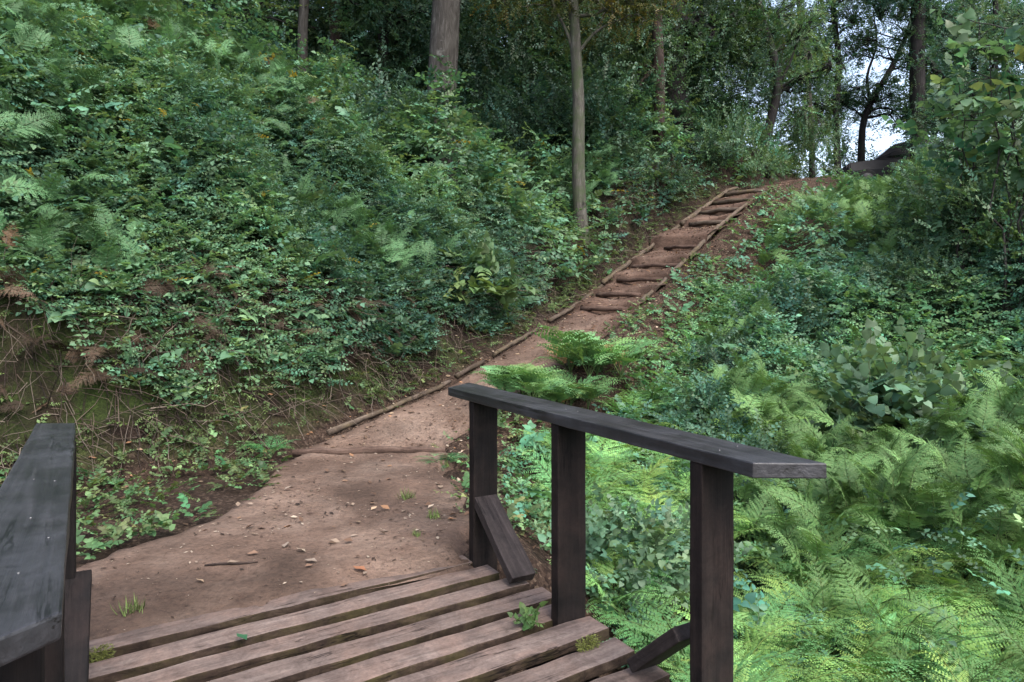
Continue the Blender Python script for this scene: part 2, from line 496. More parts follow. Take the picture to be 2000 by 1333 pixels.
tint = tint * (1 + .9 * (noise(X[..., 0], X[..., 1], 2.3, 45, 4) - .5)) * (1 - .3 * sstep(.55, .7, noise(X[..., 0], X[..., 1], .9, 46)))
tcol = np.stack([tint * (1 - .36 * redder_shade), tint * (1 - .44 * redder_shade), tint * (1 - .46 * redder_shade)], -1)
idx = np.arange(len(ts) * NJ).reshape(len(ts), NJ)
pq = np.stack([idx[:-1, :-1], idx[:-1, 1:], idx[1:, 1:], idx[1:, :-1]], -1).reshape(-1, 4)
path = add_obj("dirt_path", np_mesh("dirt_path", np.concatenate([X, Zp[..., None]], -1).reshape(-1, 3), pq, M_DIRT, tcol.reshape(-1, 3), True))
tag(path, kind='structure')

# ------------------------------------------------------------------ tubes / boxes
def tube(points, radii, seg=8, wob=0.0, cap=True, seed=0):
    """returns verts, tri faces"""
    P = np.asarray(points, float); Rr = np.asarray(radii, float)
    rs = np.random.default_rng(seed)
    n = len(P)
    T = np.gradient(P, axis=0); T /= np.linalg.norm(T, axis=1)[:, None] + 1e-9
    ref = np.array([0, 0, 1.0]) if abs(T[0][2]) < .8 else np.array([1.0, 0, 0])
    vs = []
    a = np.linspace(0, 2 * np.pi, seg, endpoint=False)
    lob = 1 + wob * rs.uniform(-1, 1, seg)
    for i in range(n):
        x = np.cross(ref, T[i]); x /= np.linalg.norm(x) + 1e-9
        y = np.cross(T[i], x)
        rr = Rr[i] * lob * (1 + wob * .5 * rs.uniform(-1, 1, seg))
        vs.append(P[i] + np.outer(np.cos(a) * rr, x) + np.outer(np.sin(a) * rr, y))
    vs = np.concatenate(vs)
    fs = []
    for i in range(n - 1):
        for j in range(seg):
            a0, b0 = i * seg + j, i * seg + (j + 1) % seg
            c0, d0 = b0 + seg, a0 + seg
            fs += [(a0, b0, c0), (a0, c0, d0)]
    if cap:
        c0 = len(vs)
        vs = np.vstack([vs, P[0], P[-1]])
        for j in range(seg):
            fs.append((c0, (j + 1) % seg, j))
            fs.append((c0 + 1, (n - 1) * seg + j, (n - 1) * seg + (j + 1) % seg))
    return vs, np.array(fs)

def merge(parts):
    vs, fs, o = [], [], 0
    for v, f in parts:
        vs.append(v); fs.append(np.asarray(f) + o); o += len(v)
    return np.concatenate(vs), np.concatenate(fs)

def timber(name, corners_top, thick, mat, parent=None, nseg=14, bev=.006, warp=.003, seed=0, side_mat=None):
    """a board: corners_top = 4 xyz points (a near-left, b near-right, c far-right, d far-left), length runs a->d.
       Built in local axes with X along the length so that the grain follows it."""
    A, B, C, D = [Vector(c) for c in corners_top]
    org = (A + B + C + D) / 4
    ex = ((D + C) - (A + B)).normalized()
    ez = (B - A).cross(D - A).normalized()
    ey = ez.cross(ex)
    mw = Matrix((ex, ey, ez)).transposed().to_4x4(); mw.translation = org
    inv = mw.inverted()
    a, b, c, d = [inv @ p for p in (A, B, C, D)]
    bm = bmesh.new()
    rows = []
    rs = random.Random(seed)
    for i in range(nseg + 1):
        f = i / nseg
        l_, r_ = a.lerp(d, f), b.lerp(c, f)
        row = []
        for p, dz in ((l_, 0), (r_, 0), (r_, -thick), (l_, -thick)):
            q = p + Vector((0, 0, dz))
            q += Vector((0 if 0 < i < nseg else rs.uniform(-1, 1) * warp, rs.uniform(-1, 1) * warp, rs.uniform(-1, 1) * warp * .7))
            row.append(bm.verts.new(q))
        rows.append(row)
    for i in range(nseg):
        for j in range(4):
            k = (j + 1) % 4
            bm.faces.new((rows[i][j], rows[i][k], rows[i + 1][k], rows[i + 1][j]))
    bm.faces.new(rows[0][::-1]); bm.faces.new(rows[-1])
    bmesh.ops.recalc_face_normals(bm, faces=bm.faces)
    sharp = [e for e in bm.edges if e.calc_face_angle(0) > .9]
    if bev > 0:
        bmesh.ops.bevel(bm, geom=sharp, offset=bev, segments=2, affect='EDGES', profile=.6)
    me = bpy.data.meshes.new(name)
    bm.to_mesh(me); bm.free()
    me.materials.append(mat)
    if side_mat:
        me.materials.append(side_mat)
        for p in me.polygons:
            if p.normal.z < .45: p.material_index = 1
    o = bpy.data.objects.new(name, me)
    COL.objects.link(o)
    if parent: o.parent = parent
    o.matrix_basis = mw
    return o

# ------------------------------------------------------------------ footbridge
bridge = empty("footbridge", (0, 0, 0))
tag(bridge, "small plank footbridge with dark timber handrails on flat posts, ending at the dirt path", "footbridge")
SK = .08
gaps_at = 1.9
centers = [3.73, 3.51, 3.285, 3.07, 2.856, 2.64, 2.42] + [2.42 - .222 * k for k in range(1, 13)]
for k, uc in enumerate(centers):
    hw = .074 + random.uniform(-.006, .006)
    vr = [1.80, 1.86, 1.93, 1.965, 1.93, 1.975, 1.955][k] if k < 7 else 1.95 + random.uniform(-.02, .02)
    vl = -.32 + random.uniform(-.02, .02)
    zt = -.012 + random.uniform(-.006, .004) - (.006 if k == 0 else 0)
    sk = SK + random.uniform(-.006, .006)
    def P(u, v): 
        x, y = uv(u + sk * (v - gaps_at), v); return (x, y, zt)
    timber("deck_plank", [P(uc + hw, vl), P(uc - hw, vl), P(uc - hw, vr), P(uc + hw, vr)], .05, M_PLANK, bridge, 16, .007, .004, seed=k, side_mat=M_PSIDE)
for v0 in (-.12, .85, 1.72):
    def P(u, v, z): x, y = uv(u, v); return (x, y, z)
    timber("bearer", [P(-.6, v0 - .05, -.085), P(-.6, v0 + .05, -.085), P(3.75, v0 + .05, -.085), P(3.75, v0 - .05, -.085)], .16, M_POST, bridge, 6, .01, .004, seed=int(v0 * 100))

def post(u, v0, v1, ztop, zbot, par, seed, th=.062):
    x0 = uv(u - th / 2, 0)
    def P(z, v, uu): x, y = uv(uu, v); return (x, y, z)
    # length runs vertical, top face = the -u side
    return timber("post", [P(zbot, v1, u - th / 2), P(zbot, v0, u - th / 2), P(ztop, v0, u - th / 2), P(ztop, v1, u - th / 2)][::1], th, M_POST, par, 10, .006, .0015, seed)

def brace(u_top, z_top, u_foot, v0, v1, par, seed, th=.055):
    def P(u, v, z): x, y = uv(u, v); return (x, y, z)
    # upper face
    if u_foot < u_top:
        c = [P(u_foot, v1, .0), P(u_foot, v0, .0), P(u_top, v0, z_top), P(u_top, v1, z_top)]
    else:
        c = [P(u_foot, v0, .0), P(u_foot, v1, .0), P(u_top, v1, z_top), P(u_top, v0, z_top)]
    return timber("brace", c, th, M_BRACE, par, 6, .006, .002, seed)

ZR = .99
rr_ = timber("handrail", [(.79, 2.24, ZR), (1.03, 2.232, ZR), (-.29, 4.62, ZR), (-.406, 4.33, ZR)], .052, M_RAIL, bridge, 18, .005, .0015, 3)
for i, u in enumerate((3.73, 2.82, 1.885)):
    p = post(u, 1.792, 1.955, ZR - .052, -.45 if i else -.3, bridge, 20 + i); p.matrix_parent_inverse = Matrix()
    p.parent = rr_; p.matrix_parent_inverse = rr_.matrix_basis.inverted()
b1 = brace(3.697, .345, 3.215, 1.80, 1.95, bridge, 31); b1.parent = rr_; b1.matrix_parent_inverse = rr_.matrix_basis.inverted()
b2 = brace(1.918, .245, 2.19, 1.80, 1.95, bridge, 32); b2.parent = rr_; b2.matrix_parent_inverse = rr_.matrix_basis.inverted()
rl_ = timber("handrail", [(-.845, .93, ZR), (-.755, 1.145, ZR), (-1.917, 3.0, ZR), (-2.09, 3.0, ZR)], .05, M_RAIL, bridge, 18, .006, .002, 4)
for i, (u, vo) in enumerate(((3.42, 0), (2.5, .02), (1.62, .045))):
    p = post(u, -.345 + vo, -.182 + vo, ZR - .05, -.45, bridge, 40 + i); p.parent = rl_; p.matrix_parent_inverse = rl_.matrix_basis.inverted()
b3 = brace(3.385, .36, 2.93, -.29, -.125, bridge, 33); b3.data.materials[0] = M_POST; b3.parent = rl_; b3.matrix_parent_inverse = rl_.matrix_basis.inverted()

def screws(rail, pts, z):
    mt_ = bpy.data.materials.get("screw_steel")
    if not mt_:
        mt_, t_, b_ = new_mat("screw_steel"); b_.inputs["Base Color"].default_value = (.12, .12, .12, 1); b_.inputs["Metallic"].default_value = .8; b_.inputs["Roughness"].default_value = .5
    for x, y in pts:
        v, f = tube([(0, 0, -.004), (0, 0, .0015), (0, 0, .0022)], [.003, .003, .0018], 10)
        o = add_obj("screw", np_mesh("screw", v, f, mt_), rail); o.matrix_parent_inverse = rail.matrix_basis.inverted(); o.location = (x, y, z)
def rail_px(pxx, pyy):
    d = F * .51 / (pyy - 600); return (pxx - 1000) / F * d, d
screws(rl_, [rail_px(*q) for q in ((66, 937), (107, 940), (60, 1012), (95, 1051), (36, 1120))], ZR)
screws(rr_, [rail_px(*q) for q in ((925, 760), (938, 766), (1105, 800), (1128, 804), (1405, 880), (1440, 872))], ZR)

# ------------------------------------------------------------------ logs
def log_obj(name, pts, r, mat, label, cat, group, seed=0, seg=9):
    pts = np.asarray(pts, float)
    org = pts.mean(0)
    n = max(5, int(np.linalg.norm(pts[-1] - pts[0]) / .12))
    f = np.linspace(0, 1, n); k = np.linspace(0, 1, len(pts))
    P = np.stack([np.interp(f, k, pts[:, i]) for i in range(3)], -1)
    rs = np.random.default_rng(seed)
    P[:, 2] += rs.normal(0, .006, n); P[:, 0] += rs.normal(0, .006, n)
    rad = r * (1 + .08 * np.sin(f * 7 + seed)) * np.linspace(1.05, .92, n)
    v, fc = tube(P, rad, seg, .10, True, seed)
    d = Vector(pts[-1] - pts[0]).normalized()
    q = d.to_track_quat('X', 'Z').to_matrix().to_4x4(); q.translation = Vector(org)
    iv = np.array(q.inverted())
    v = v @ iv[:3, :3].T + iv[:3, 3]
    o = add_obj(name, np_mesh(name, v, fc, mat, None, True))
    o.matrix_basis = q
    return tag(o, label, cat, group)

ORD = ["lowest", "second", "third", "fourth", "fifth", "sixth", "seventh", "eighth", "ninth", "tenth", "eleventh", "topmost"]
for k, t in enumerate(STEP_T):
    l, r, z = path_pt(np.array([t])); l, r, z = l[0], r[0], float(z[0])
    la = [.04, .20, .10, .10, .06, .20, .16, .04, .02, .02][k]; ra = [.98, .90, .84, .97, .92, .84, .90, .96, .98, .95][k]
    a, b = l * (1 - la) + r * la, l * (1 - ra) + r * ra
    if 0 < k < 6:
        rk = np.random.default_rng(500 + k); a = a + (l - r) * 0 + rk.normal(0, .05, 2); b = b + rk.normal(0, .06, 2)
    m = (a + b) / 2
    # riser lies roughly along the image plane in the photograph: bow it slightly downhill
    nxt = path_pt(np.array([t + .1]))
    dirv = ((nxt[0] + nxt[1])[0] - (l + r)) ; dirv /= np.linalg.norm(dirv)
    m = m - dirv * (.08 if k else .05)
    zt = z + (.012 if k == 0 else (.022 if k < 6 else .045))
    rad = .04 if k == 0 else (.046 if k < 6 else .058)
    if k == 0: lab = "half buried log laid across the dirt path just beyond the footbridge"
    elif k == len(STEP_T) - 1: lab = "grey log riser at the top of the stair, where the path levels out"
    else: lab = "earth packed log riser, %s one above the path floor log by the bridge" % ORD[k]
    log_obj("step_log", [(a[0], a[1], zt), (m[0], m[1], zt + .012), (b[0], b[1], zt - .01)], rad, M_STEP if k < 6 else M_LOG, lab, "log", "log risers of the path stair", 60 + k)

def edge_log(ya, yb, side, dz, r, lab, seed, off=0.0, za=0, zb=0):
    P = PC_L if side == 'L' else PC_R
    yy = np.linspace(ya, yb, 6)
    x = np.interp(yy, P[:, 1], P[:, 0]) + off
    z = np.interp(yy, P[:, 1], PZ)
    z = z + dz + np.linspace(za, zb, 6)
    return log_obj("edging_log", np.stack([x, yy, z], -1), r, M_LOG, lab, "log", "logs edging the path", seed)
edge_log(7.4, 9.2, 'L', -.005, .030, "long earthy edging log along the left of the path, level with the bridge rail end", 71)
edge_log(9.35, 9.95, 'L', .015, .034, "short brown edging log stub on the left of the path, above the longest low log", 72)
edge_log(10.2, 11.6, 'L', .02, .034, "edging log at the left foot of the stair, leaf litter heaped behind it", 73)
edge_log(12.0, 14.1, 'L', .05, .038, "mossy edging log left of the middle stair, below the pale tree", 74)
edge_log(14.15, 17.2, 'L', .11, .046, "long pale edging log left of the upper stair, beside the thin pale tree", 75)
edge_log(17.3, 19.4, 'L', .11, .05, "grey edging log left of the topmost steps under the bank", 76)
edge_log(12.4, 13.6, 'R', .06, .04, "short edging log on the right of the middle stair, half hidden by weeds", 77)
edge_log(13.9, 15.6, 'R', .10, .046, "pale edging log on the right of the upper stair", 78)
edge_log(15.6, 17.1, 'R', .12, .042, "mossy edging log right of the top steps, plants growing over its end", 79)

# ------------------------------------------------------------------ leaf templates
def norm(a): return a / (np.linalg.norm(a, axis=-1, keepdims=True) + 1e-9)

def frames(dirs, nrm):
    y = norm(dirs)
    z = norm(nrm - (nrm * y).sum(-1, keepdims=True) * y)
    x = np.cross(y, z)
    return np.stack([x, y, z], -1)            # columns

def leaf_t(w=.34, fold=.10, droop=.12, heart=False):
    if heart:
        v = np.array([(0, 0, 0), (-w, -.05, fold), (0, .12, 0), (w, -.05, fold), (-w * 1.15, .32, fold), (0, .42, .02), (w * 1.15, .32, fold),
                      (-w * .6, .68, fold * .4), (0, .7, -droop * .4), (w * .6, .68, fold * .4), (0, 1.0, -droop)])
        f = [(0, 2, 1), (0, 3, 2), (1, 2, 5), (1, 5, 4), (2, 3, 6), (2, 6, 5), (4, 5, 8), (4, 8, 7), (5, 6, 9), (5, 9, 8), (7, 8, 10), (8, 9, 10)]
        return v, np.array(f)
    v = np.array([(0, 0, 0), (-w * .9, .33, fold), (0, .33, 0), (w * .9, .33, fold), (-w * .7, .66, fold * .6), (0, .66, -droop * .4), (w * .7, .66, fold * .6), (0, 1, -droop)])
    f = [(0, 2, 1), (0, 3, 2), (1, 2, 5), (1, 5, 4), (2, 3, 6), (2, 6, 5), (4, 5, 7), (5, 6, 7)]
    return v, np.array(f)

def leaf_lo(w=.36, fold=.10, droop=.1):
    v = np.array([(0, 0, 0), (-w, .45, fold), (0, .45, 0), (w, .45, fold), (0, 1, -droop)])
    return v, np.array([(0, 2, 1), (0, 3, 2), (1, 2, 4), (2, 3, 4)])

def place(tv, tf, pos, fr, scale, col, tmul=None):
    """instances of template -> (verts, faces, cols)"""
    n = len(pos); k = len(tv)
    if n == 0: return np.zeros((0, 3)), np.zeros((0, 3), int), np.zeros((0, 3))
    v = np.einsum('nij,kj->nki', fr, tv) * np.asarray(scale).reshape(-1, 1, 1) + pos[:, None, :]
    f = (tf[None] + (np.arange(n) * k)[:, None, None]).reshape(-1, 3)
    c = np.repeat(np.asarray(col)[:, None, :], k, 1)
    if tmul is not None: c = c * (tmul[None, :, None] if tmul.ndim == 1 else tmul[None])
    return v.reshape(-1, 3), f, c.reshape(-1, 3)

def merge3(parts):
    vs, fs, cs, o = [], [], [], 0
    for v, f, c in parts:
        if len(v) == 0: continue
        vs.append(v); fs.append(f + o); cs.append(c); o += len(v)
    return np.concatenate(vs), np.concatenate(fs), np.concatenate(cs)

def colvar(base, n, rs, v=.25, hue=.12):
    b = np.array(base)[None] * np.exp(rs.normal(0, v, n))[:, None]
    h = rs.normal(0, hue, n)
    b[:, 0] *= np.exp(h * 1.3); b[:, 2] *= np.exp(-h)
    return b

def sprig(rs, nl=11, L=.28, leaf=.055, broad=False, lo=True):
    """leafy twig, axis +Y, up +Z; colours are multipliers"""
    t = np.linspace(.12, 1, nl)
    curve = np.stack([.04 * np.sin(t * 5 + rs.uniform(0, 6)) * L, t * L, L * (.18 * t - .3 * t * t)], -1)
    side = np.where(np.arange(nl) % 2 == 0, 1, -1)
    side = np.where(np.arange(nl) == nl - 1, 0, side)
    d = np.stack([side * rs.uniform(.7, 1.2, nl), rs.uniform(.35, .8, nl), rs.uniform(-.35, .25, nl)], -1)
    nrm = np.stack([rs.normal(0, .3, nl), rs.normal(0, .3, nl), np.ones(nl)], -1)
    tv, tf = (leaf_t(.40, .08, .15, True) if broad else (leaf_lo(.33) if lo else leaf_t(.36)))
    sc = leaf * rs.uniform(.7, 1.2, nl) * (1 - .25 * t)
    c = np.exp(rs.normal(0, .16, nl))[:, None] * np.ones((1, 3))
    c[:, 0] *= 1 + .25 * t; 
    a = place(tv, tf, curve, frames(d, nrm), sc, c)
    # stem ribbon
    n = 5; tt = np.linspace(0, 1, n)
    cv = np.stack([np.interp(tt, t, curve[:, 0]), tt * L, np.interp(tt, t, curve[:, 2])], -1)
    wd = .003 * np.linspace(1.2, .4, n)[:, None] * np.array([[1, 0, 0]])
    sv = np.concatenate([cv - wd, cv + wd]); sf = []
    for i in range(n - 1): sf += [(i, i + n, i + n + 1), (i, i + n + 1, i + 1)]
    sc_ = np.tile(np.array([[.9, .6, .5]]), (2 * n, 1))
    return merge3([a, (sv, np.array(sf), sc_)])

def frond(rs, npin=15, npl=9, wide=.42, stalk=.22, el0=70, el1=-18, lo=False):
    """fern frond of unit length, base at origin, leaning towards +Y"""
    S = 40
    s = np.linspace(0, 1, S)
    el = np.radians(el0 + (el1 - el0) * s ** 1.15)
    yy = np.concatenate([[0], np.cumsum(np.cos(el[:-1]) / (S - 1))]); zz = np.concatenate([[0], np.cumsum(np.sin(el[:-1]) / (S - 1))])
    xx = .05 * np.sin(s * 2.5 + rs.uniform(0, 6)) * s
    parts = []
    tv = np.array([(0, 0, 0), (-.36, .34, .015), (0, 1, -.06), (.36, .34, .015)]); tf = np.array([(0, 3, 2), (0, 2, 1)])
    if lo: tv[1, 0], tv[3, 0] = -.38, .38
    pp, ff, sc, cc = [], [], [], []
    for sp in np.linspace(stalk, .985, npin):
        q = (sp - stalk) / (1 - stalk)
        ln = wide * (1 - q) ** .85 * (.82 + .18 * min(1, q * 7)) + .02
        i = sp * (S - 1); p0 = np.array([np.interp(sp, s, xx), np.interp(sp, s, yy), np.interp(sp, s, zz)])
        e = np.interp(sp, s, el)
        fw = np.array([0, math.cos(e), math.sin(e)]); up = np.array([0, -math.sin(e), math.cos(e)])
        for sd in (-1, 1):
            ang = R(rs.uniform(18, 32) + 25 * q)
            dr = np.array([sd * math.cos(ang), 0, 0]) + fw * math.sin(ang) + up * rs.uniform(-.12, .16)
            dr = dr / np.linalg.norm(dr)
            sag = rs.uniform(.05, .28); ln = ln * rs.uniform(.85, 1.1)
            n_ = max(3, int(npl * (1 - q) + 3))
            tq = np.linspace(.08, .97, n_)
            pos = p0 + np.outer(tq * ln, dr) - up * (sag * ln * tq ** 2)[:, None]
            side = np.cross(up, dr)
            for sg in (-1, 1):
                pd = norm(side[None] * sg * 1.0 + dr[None] * .45 - up[None] * .12 + rs.normal(0, .05, (n_, 3)))
                pl = (ln * .115 * (1 - tq) ** .8 + .008) * (1 if not lo else 1.7) * rs.uniform(.75, 1.2, n_) * rs.uniform(.8, 1.15)
                pp.append(pos); ff.append(frames(pd, np.tile(up, (n_, 1)) + rs.normal(0, .15, (n_, 3))))
                sc.append(pl); cc.append(np.full(n_, 1.0) + .25 * tq)
    pp, ff, sc, cc = np.concatenate(pp), np.concatenate(ff), np.concatenate(sc), np.concatenate(cc)
    c = np.stack([cc * np.exp(rs.normal(0, .06, len(cc))), cc, cc * .95], -1)
    parts.append(place(tv, tf, pp, ff, sc, c))
    P = np.stack([xx, yy, zz], -1)[::3]
    v, f = tube(P, np.linspace(.0085, .002, len(P)), 3, 0, False)
    parts.append((v, f, np.tile(np.array([[.75, .62, .55]]), (len(v), 1))))
    return merge3(parts)

def rotz(a):
    c, s = math.cos(a), math.sin(a)
    return np.array([(c, -s, 0), (s, c, 0), (0, 0, 1)])

# ---- prototypes
def fern_plant(rs, nf, base, L=(.7, 1.05), wide=.42, npin=15, npl=9, el=(60, 82), stalk=.3, lo=False):
    parts = []
    a0 = rs.uniform(0, 6.28)
    for i in range(nf):
        v, f, c = frond(rs, npin, npl, wide * rs.uniform(.85, 1.15), stalk, rs.uniform(*el), rs.uniform(-45, 0), lo)
        Lf = rs.uniform(*L)
        a = a0 + i * 6.28 / nf + rs.normal(0, .35)
        v = (v * Lf) @ rotz(a).T
        c = c * (colvar(base, 1, rs, .18, .07) if rs.random() > .02 else np.array([[.16, .10, .045]]))
        parts.append((v, f, c))
    return merge3(parts)

HUE = .12
def bush(rs, rad, base, n_lump=26, sprigs_per=9, leaf=.06, L=.3, broad=False, flat=.8, lo=True, tipc=1.0, nl=11):
    """leafy bush: lumps on a dome, each a tuft of leafy twigs; base at z=0"""
    tpl = [sprig(rs, nl, L, leaf, broad, lo) for _ in range(5)]
    parts = []
    for k in range(n_lump):
        th = rs.uniform(0, 6.28); ph = math.acos(rs.uniform(-.15, 1))
        d = np.array([math.cos(th) * math.sin(ph), math.sin(th) * math.sin(ph), math.cos(ph)])
        rr = rad * rs.uniform(.55, 1.0)
        ctr = d * rr * np.array([1, 1, flat]) + np.array([0, 0, rad * flat * .45])
        ns = sprigs_per
        sd = norm(d[None] + rs.normal(0, .65, (ns, 3)) + np.array([[0, 0, .25]]))
        pos = ctr[None] + rs.normal(0, rad * .16, (ns, 3)) - sd * L * .4
        pos[:, 2] = np.maximum(pos[:, 2], .03)
        nr = norm(np.array([[0, 0, 1.0]]) + .5 * d[None] + rs.normal(0, .35, (ns, 3)))
        cb = colvar(base, 1, rs, .16, .06 if broad else .10)
        for i in range(ns):
            v, f, c = tpl[rs.integers(5)]
            fr = frames(sd[i:i + 1], nr[i:i + 1])
            parts.append(((v @ fr[0].T) * rs.uniform(.75, 1.2) + pos[i], f, c * cb * math.exp(rs.normal(0, .12)) * tipc))
    return merge3(parts)

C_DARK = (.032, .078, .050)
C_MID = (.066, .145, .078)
C_BRIGHT = (.13, .245, .088)
C_FEATH = (.072, .175, .082)
C_OLIVE = (.075, .10, .032)
C_BIG = (.092, .195, .096)
C_BLUE = (.048, .120, .080)

# visible-wedge test (photo pixels, generous margin)
def in_wedge(x, y, m=450):
    p = 1000 + F * x / np.maximum(y, .3)
    return (p > -m) & (p < 2000 + m) & (y > .8)

# ------------------------------------------------------------------ undergrowth as stuff
def slope_normal(x, y):
    e = .25
    zx = (ground_z(x + e, y) - ground_z(x - e, y)) / (2 * e)
    zy = (ground_z(x, y + e) - ground_z(x, y - e)) / (2 * e)
    return norm(np.stack([-zx, -zy, np.ones_like(zx)], -1))

def cover(seed, n, xr, yr, keep, hfun, templates, base_fn, scale_rng, upmix=1.0, droop=.0, deep=.55):
    """scatter leafy templates through the upper layer of an undulating foliage surface"""
    rs = np.random.default_rng(seed)
    x = rs.uniform(*xr, n); y = rs.uniform(*yr, n)
    m = in_wedge(x, y)
    x, y = x[m], y[m]
    z, sL, sR, uu = ground_z(x, y, True)
    k = keep(x, y, sL, sR, uu, rs)
    x, y, z, sL, sR = x[k], y[k], z[k], sL[k], sR[k]
    h = hfun(x, y, sL, sR)
    e = .12
    hx = (hfun(x + e, y, sL, sR) - h) / e; hy = (hfun(x, y + e, sL, sR) - h) / e
    sn = slope_normal(x, y)
    nrm = norm(sn + np.stack([-hx, -hy, np.zeros_like(hx)], -1) * .8)
    f = 1 - deep * rs.random(len(x)) ** 1.6
    pos = np.stack([x, y, z + h * f], -1)
    az = rs.uniform(0, 6.28, len(x))
    d = np.stack([np.cos(az), np.sin(az), rs.normal(.1 - droop, .35, len(x))], -1) + nrm * .45
    nr = norm(np.array([[0, 0, upmix]]) + nrm * .9 + rs.normal(0, .35, (len(x), 3)))
    fr = frames(d, nr)
    sc = rs.uniform(*scale_rng, len(x))
    col = base_fn(x, y, rs)
    which = rs.integers(0, len(templates), len(x))
    parts = []
    for i, (tv, tf, tc) in enumerate(templates):
        q = which == i
        parts.append(place(tv, tf, pos[q] - d[q] * 0, fr[q], sc[q], col[q], tc))
    return merge3(parts)

rs0 = np.random.default_rng(3)
SPR_S = [sprig(rs0, 11, .26, .060) for _ in range(6)]
SPR_M = [sprig(rs0, 9, .30, .085, False, False) for _ in range(5)]
SPR_B = [sprig(rs0, 6, .30, .12, True) for _ in range(5)]
FR_HI = [frond(rs0, 13, 15, .34, .16, 50, -25) for _ in range(4)]
FR_LO = [frond(rs0, 13, 9, .34, .12, 45, -25, True) for _ in range(6)]

def h_left(x, y, sL, sR):
    b = noise(x, y, .75, 51, 3); b2 = noise(x, y, 2.2, 52, 2)
    a = sstep(.5, 1.6, sL)
    return (.10 + 1.45 * sstep(.34, .76, b) + .40 * b2) * (.35 + .65 * a)

def patch(x, y): return noise(x, y, .55, 61, 3)

def keep_left(x, y, sL, sR, uu, rs):
    return (sL > np.interp(x, [-4, -1.5], [.48, .30]) + .75 * (noise(x, y, .9, 71) - .42)) & (sL < 26) & (rs.random(len(x)) < np.clip(1.0 - .03 * np.maximum(np.hypot(x, y) - 9, 0), .5, 1))

def near_only(kf, lo, hi):
    def f(x, y, sL, sR, uu, rs):
        d = np.hypot(x, y)
        return kf(x, y, sL, sR, uu, rs) & (d > lo) & (d < hi)
    return f

def base_left(x, y, rs):
    n = len(x)
    p = patch(x, y)[:, None]
    g = sstep(.3, .7, p)
    c = np.array([C_BLUE]) * .88 * (1 - g) + np.array([C_MID]) * g * 1.4
    c = c * np.exp(rs.normal(0, .2, (n, 1)))
    hh = rs.normal(0, .09, n); c[:, 0] *= np.exp(hh * 1.4); c[:, 2] *= np.exp(-hh)
    yl = rs.random(n) < .005
    c[yl] = np.array([.22, .20, .03])
    return c

def h_far(x, y, sL, sR):
    return h_left(x, y, sL, sR) * (1 + .9 * sstep(1.5, 4, sL))
def base_far(x, y, rs):
    return base_left(x, y, rs) * .85
parts = [cover(101, 95000, (-12, 8), (5.5, 13), near_only(keep_left, 0, 13), h_left, SPR_S, base_left, (.65, 1.1)),
         cover(102, 16000, (-12, 6), (5.5, 13), near_only(keep_left, 0, 13), h_left, SPR_M, base_left, (.8, 1.2)),
         cover(103, 2600, (-12, 6), (5.5, 14), near_only(keep_left, 0, 14), h_left, SPR_B, base_left, (.7, 1.2)),
         cover(104, 110000, (-22, 24), (9, 36), near_only(keep_left, 13, 40), h_far, SPR_M, base_far, (1.1, 1.9))]
v, f, c = merge3(parts)
tag(add_obj("undergrowth", np_mesh("undergrowth", v, f, M_LEAF, c, True)), "dense leafy undergrowth covering the left hillside above the cut bank", "undergrowth", kind='stuff')
print("left cover tris", len(f))

# feathery fern sprays among the left undergrowth
def keep_fl(x, y, sL, sR, uu, rs):
    p = noise(x, y, .5, 62, 3) + .22 * sstep(-2, -7, x)
    return (sL > .9) & (sL < 18) & (rs.random(len(x)) < sstep(.50, .72, p)) & (y < 20)
def base_fl(x, y, rs):
    n = len(x)
    c = np.array([(.078, .165, .076)]) * np.exp(rs.normal(-.2, .22, (n, 1))) * (1 + .25 * sstep(-3, -8, x))[:, None]
    b = rs.random(n) < .02
    c[b] = np.array([.10, .06, .035])
    return c
v, f, c = cover(105, 11000, (-13, 6), (6, 18), keep_fl, lambda x, y, a, b: h_left(x, y, a, b) + .12, FR_LO, base_fl, (.3, .62), .8, .0, .35)
tag(add_obj("fern_cover", np_mesh("fern_cover", v, f, M_FERN, c)), "pale green fern sprays mixed through the left hillside undergrowth", "ferns", kind='stuff')
print("left fern tris", len(f))

# right hillside
def h_right(x, y, sL, sR):
    low = 1 - .72 * sstep(10, 13.5, y) * np.exp(-((x / np.maximum(y, 1) - .54) / .055) ** 2)
    b = noise(x, y, .6, 53, 3); b2 = noise(x, y, 2.0, 54, 2)
    a = sstep(.5, 2.6, sR)
    return low * (.06 + .06 * b2) * (1 - a) * (1 - .6 * sstep(17, 18.5, y)) + low * a * (1 - .55 * sstep(16.5, 19, y) * (1 - sstep(3, 6, sR))) * (.18 + .95 * sstep(.3, .8, b) + .25 * b2)
def on_bridge(x, y, mrg=.12):
    u_ = x * U[0] + y * U[1]; v_ = x * V[0] + y * V[1]
    return (u_ < 3.85) & (v_ > -.45 - mrg) & (v_ < 2.0 + mrg)
EXC = [(4.74, 8.2, 1.0), (4.58, 11.2, .7), (3.14, 10.2, .55), (2.3, 8.3, .5), (2.45, 7.4, .45), (6.9, 11.5, .7), (1.1, 4.95, .4), (1.85, 5.6, .45), (1.13, 9.0, .5), (.16, 7.9, .4), (.93, 8.2, .4)]
def clear_of(x, y):
    k = np.ones(len(x), bool)
    for a, b, r_ in EXC: k &= (x - a) ** 2 + (y - b) ** 2 > r_ * r_
    return k
def keep_right(x, y, sL, sR, uu, rs):
    p = sstep(.3, np.interp(y, [12, 15], [1.7, 1.0]), sR + .9 * (noise(x, y, 1.0, 72) - .5))
    near_fern = (y < 8.2) & (x > .8)
    return (sL < 0) & (sR > .2) & (rs.random(len(x)) < np.where(near_fern, np.where(x > 2.1, .03, .28), 1) * (.12 + .88 * p)) & ~on_bridge(x, y) & clear_of(x, y)
